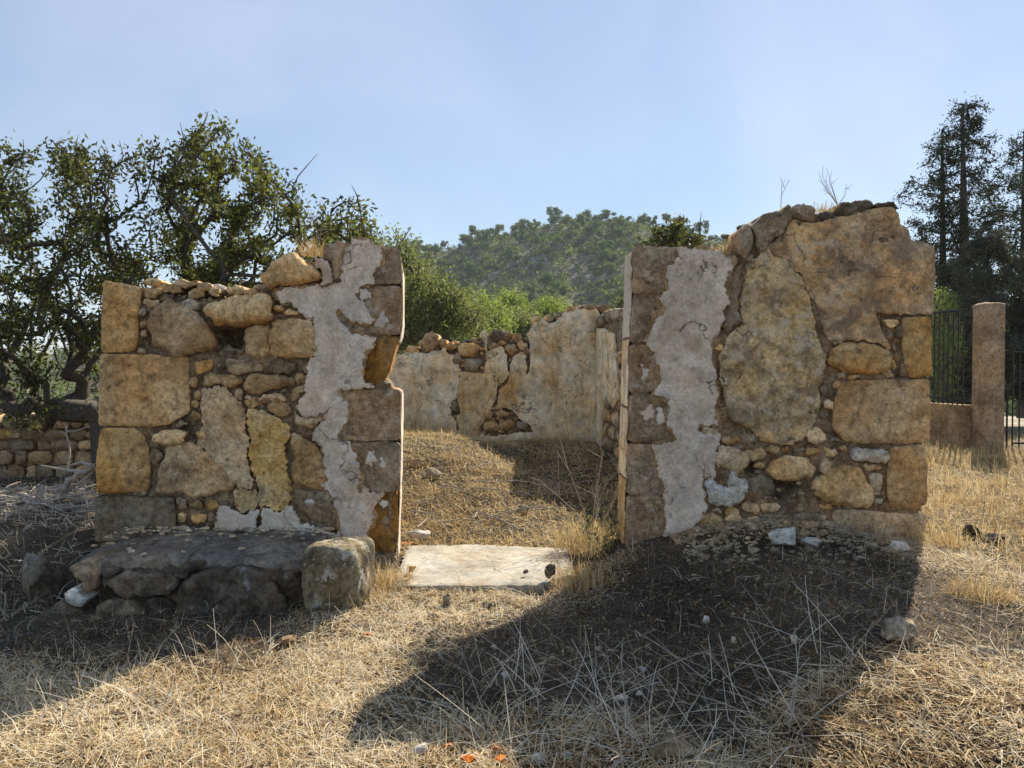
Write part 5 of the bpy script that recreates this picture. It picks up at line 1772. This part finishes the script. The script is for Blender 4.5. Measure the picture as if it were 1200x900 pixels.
Tgw = targets_in([(690, 600), (715, 590), (728, 610), (726, 650), (700, 645), (680, 625)], 5.75, .15, 60, 72)
tree_mesh('green_weed', 'small green-leaved weed among the dry grass at the right jamb', 'weed', (.70, 5.8, .1), Tgw, np.zeros((0, 3)), 'leaf_olive', .008, .002, (.022, .45), 8, .03, tone=(.5, .3), step=.08, seed=73, trunk=[(.70, 5.8, .2)])
for (u, v_, h_, n_, lab) in [(430, 700, .1, 300, 'low straw tussock beside the right face of the squared boulder'), (1105, 640, .14, 500, 'golden tussock at the outer foot of the right wall corner'),
                             (1150, 700, .12, 420, 'golden tussock in the sunny grass at the right, nearer the camera')]:
    X, Y = gp(u, v_)
    tuft('grass_tuft', lab, (X, Y, gzz(X, Y)), n_, h_, 75, .004, .16)
# dry plants poking out of the shade
for (u, v_, h_, lab) in [(70, 850, .22, 'bent pale dead stem with seed head at the lower left'), (158, 800, .26, 'pair of long straight dead stems leaning at the edge of the left shadow'), (262, 745, .15, 'thin dry stems in front of the dark ledge'),
                         (735, 850, .26, 'long leaning bleached stem in the lower middle of the big shadow'), (632, 850, .25, 'forked bleached stem at the lower left of the big shadow'), (925, 860, .16, 'cluster of white stubble at the lower right edge of the big shadow')]:
    X, Y = gp(u, v_)
    sprig('dry_weed', lab, 'weed', (X, Y, gzz(X, Y)), 3, h_, .0026, int(u), .35)

# dead brush bundle on the floor of the room
paths = []
for k in range(34):
    x, y = rb.uniform(-1.0, .5), rb.uniform(6.6, 8.8)
    a = rb.uniform(-1.5, 1.5)
    L = rb.uniform(.2, .7)
    c = np.array((x, y, gzz(x, y) + rb.uniform(.02, .07)))
    d = np.array((math.cos(a), math.sin(a), rb.uniform(-.05, .15)))
    paths.append((np.array([c, c + d * L * .5 + np.array((0, .03, .02)), c + d * L]), np.array([.006, .005, .002])))
V, F2 = tubes(paths, 5)
tag(link('room_twigs', fast_mesh('room_twigs', V, F2, True), M['deadwood']), 'bleached twigs and bent stems strewn on the grass inside the room', 'brushwood', kind='stuff')

# ================================================================== the hill
YH = 300.0
ridge_u = [-600, 0, 100, 300, 400, 450, 500, 540, 600, 640, 700, 760, 800, 850, 900, 1000, 1200, 1800]
ridge_v = [425, 425, 415, 385, 332, 312, 302, 294, 279, 267, 256, 262, 279, 298, 316, 342, 368, 400]


def hz(x, y):
    u = 600 + 900 * np.asarray(x, float) / YH
    H = (430 - np.interp(u, ridge_u, ridge_v)) / 900 * YH + 1.5
    t_ = np.clip((y - 90) / (YH - 90), 0, 1)
    back = 1 - .6 * S(y, YH, YH + 160)
    f_ = (t_ ** 1.15) * (1 + .1 * np.sin(t_ * 9 + x * .02))
    f_ = np.minimum(f_, 1)
    return (-6 + (H + 6) * f_) * back + (1 - t_ * .5) * 3.0 * vn(x, y, .035) * S(t_, .02, .2) + 1.2 * vn(x, y, .12) * S(t_, .02, .2) - 2


hx = np.linspace(-260, 420, 180)
hy = np.linspace(88, 470, 130)
HX, HY = np.meshgrid(hx, hy)
HZ = hz(HX, HY)
nxg = len(hx)
ii = np.arange(len(hy) - 1)[:, None] * nxg + np.arange(nxg - 1)[None]
quads = np.stack([ii, ii + 1, ii + nxg + 1, ii + nxg], -1).reshape(-1, 4)
tag(link('hill', fast_mesh('hill', np.stack([HX, HY, HZ], -1).reshape(-1, 3), quads, True), M['hill']), kind='structure')


def far_tree(name, seed, h_, wdt, blobs, trunk_h, mat, nleaf=110, lsz=.55):
    rg = np.random.RandomState(seed)
    C = []
    for k in range(blobs):
        c = np.array((rg.normal(0, wdt * .33), rg.normal(0, wdt * .33), trunk_h + (h_ - trunk_h) * rg.uniform(.2, .9)))
        rr = wdt * rg.uniform(.22, .36)
        d = rg.normal(0, 1, (nleaf, 3))
        d /= np.linalg.norm(d, axis=1)[:, None]
        C.append(c + d * rr * (rg.rand(nleaf)[:, None] ** .4) * np.array((1, 1, .75)))
    C = np.concatenate(C)
    D = rg.normal(0, 1, C.shape)
    LL = rg.uniform(.6, 1.2, len(C)) * lsz
    tn = np.clip(rg.normal(.45, .3, len(C)), 0, 1)
    V, q, tn = leaves(C, D, LL, LL * .7, tn, .3)
    TV, TQ = tubes([(np.array([(0, 0, -.5), (.1, 0, h_ * .4), (0, .1, h_ * .8)]), np.array([.16, .12, .05]))], 4)
    me = fast_mesh(name, np.concatenate([V, TV]), np.concatenate([q, TQ + len(V)]))
    add_attr(me, 'tone', np.concatenate([tn, np.zeros(len(TV))]))
    me.materials.append(M[mat])
    me.materials.append(M['bark'])
    mi = np.zeros(len(me.polygons), np.int32)
    mi[len(q):] = 1
    me.polygons.foreach_set('material_index', mi)
    return me


M['leaf_hill'] = leaf_mat('leaf_hill', (.045, .07, .022), (.2, .235, .07), .4, .8)
pines = [far_tree('hill_pine', 100 + i, rg_h, wd, nb, th, 'needle_far', 120, .6) for i, (rg_h, wd, nb, th) in enumerate([(6.5, 4.2, 7, 2.6), (7.5, 4.5, 8, 3.2), (5.5, 4, 6, 1.8), (6.2, 3.2, 6, 2.4)])]
shrubs = [far_tree('hill_shrub', 120 + i, h_, wd, nb, .2, mm, 90, .45) for i, (h_, wd, nb, mm) in enumerate([(3, 3.6, 5, 'needle_far'), (2.6, 3.2, 4, 'scrub_grey'), (3.6, 4.2, 6, 'leaf_hill'), (2.2, 2.8, 4, 'leaf_hill')])]
rh = random.Random(90)
placed = 0
spots = []
tries = 0
while placed < 300 and tries < 20000:
    tries += 1
    u = rh.uniform(440, 860)
    y = 110 + 195 * rh.random() ** .8
    x = (u - 600) / 900 * y
    if any((x - a) ** 2 + (y - b_) ** 2 < (2.3 + .004 * y) ** 2 for a, b_ in spots):
        continue
    z = float(hz(x, y))
    v_ = 430 - (z - 1.5) / y * 900
    if v_ > 415:
        continue
    # rocky clearing
    if 520 < u < 690 and 290 < v_ < 345 and rh.random() < .5:
        continue
    spots.append((x, y))
    ridge = y > 240
    me = rh.choice(pines) if (ridge and rh.random() < .75) or rh.random() < .3 else rh.choice(shrubs)
    kind = 'pine' if me in pines else 'shrub'
    o = bpy.data.objects.new('hill_' + kind, me)
    COL.objects.link(o)
    o.location = (x, y, z - .1)
    k_ = rh.uniform(.5, .95)
    o.scale = (k_, k_, k_ * rh.uniform(.85, 1.15))
    o.rotation_euler.z = rh.uniform(0, 6.28)
    side = 'left of the hill top' if u < 640 else ('on the hill top' if u < 770 else 'right of the hill top')
    level = 'on the skyline' if y > 265 else ('half way up the slope' if y > 180 else 'low on the slope')
    what = 'green pine' if kind == 'pine' else 'rounded green shrub'
    if level == 'on the skyline':
        place = level + ' ' + side
    else:
        place = level + (' left of the middle' if u < 560 else (' below the summit' if u < 720 else ' toward the right'))
    tag(o, what + ' ' + place + ' of the wooded hill' if 'hill' not in place else what + ' ' + place, 'shrub' if kind == 'shrub' else 'pine tree', what + 's ' + place)
    placed += 1
# the rest of the wood reads as one mass
CC, TT_ = [], []
for k in range(8500):
    y = rh.uniform(100, 330)
    u = rh.uniform(0, 1250) if rh.random() < .4 else rh.uniform(430, 880)
    if 520 < u < 690 and 170 < y < 235 and rh.random() < .6:
        continue
    x = (u - 600) / 900 * y
    z = float(hz(x, y))
    nl = 36
    if float(vn(x, y, .05)) < rh.uniform(-1.1, -.15):
        continue
    s_ = rh.choice((.7, .9, 1.2, 1.5, 2.1))
    d = nr.normal(0, 1, (nl, 3))
    d /= np.linalg.norm(d, axis=1)[:, None]
    tone_ = rh.choice((.08, .15, .3, .5, .85))
    CC.append(np.array((x, y, z + s_ * .7)) + d * s_ * (nr.rand(nl)[:, None] ** .4) * np.array((1, 1, .8)))
    TT_.append(np.clip(nr.normal(tone_, .12, nl), 0, 1))
CC = np.concatenate(CC)
LL = nr.uniform(.35, .8, len(CC))
V, q, tn = leaves(CC, nr.normal(0, 1, CC.shape), LL, LL * .7, np.concatenate(TT_), .3)
me = fast_mesh('hill_scrub', V, q)
add_attr(me, 'tone', tn)
tag(link('hill_scrub', me, M['leaf_hill']), 'mass of green scrub and low wood covering the far hill', 'woodland', kind='stuff')

# ================================================================== haze
bm = bmesh.new()
bmesh.ops.create_cube(bm, size=1)
for v_ in bm.verts:
    v_.co = Vector((v_.co.x * 1900, v_.co.y * 1560 + 480, (v_.co.z + .5) * 104 - 16))
me = bpy.data.meshes.new('haze')
bm.to_mesh(me)
bm.free()
m = bpy.data.materials.new('haze')
m.use_nodes = True
t = m.node_tree
t.nodes.remove(t.nodes['Principled BSDF'])
vp = t.nodes.new('ShaderNodeVolumePrincipled')
vp.inputs['Color'].default_value = (.75, .85, 1, 1)
vp.inputs['Density'].default_value = .0003
vp.inputs['Anisotropy'].default_value = 0.0
t.links.new(vp.outputs[0], t.nodes['Material Output'].inputs['Volume'])
tag(link('haze', me, m), 'thin pale blue haze in the air', 'haze', kind='stuff')
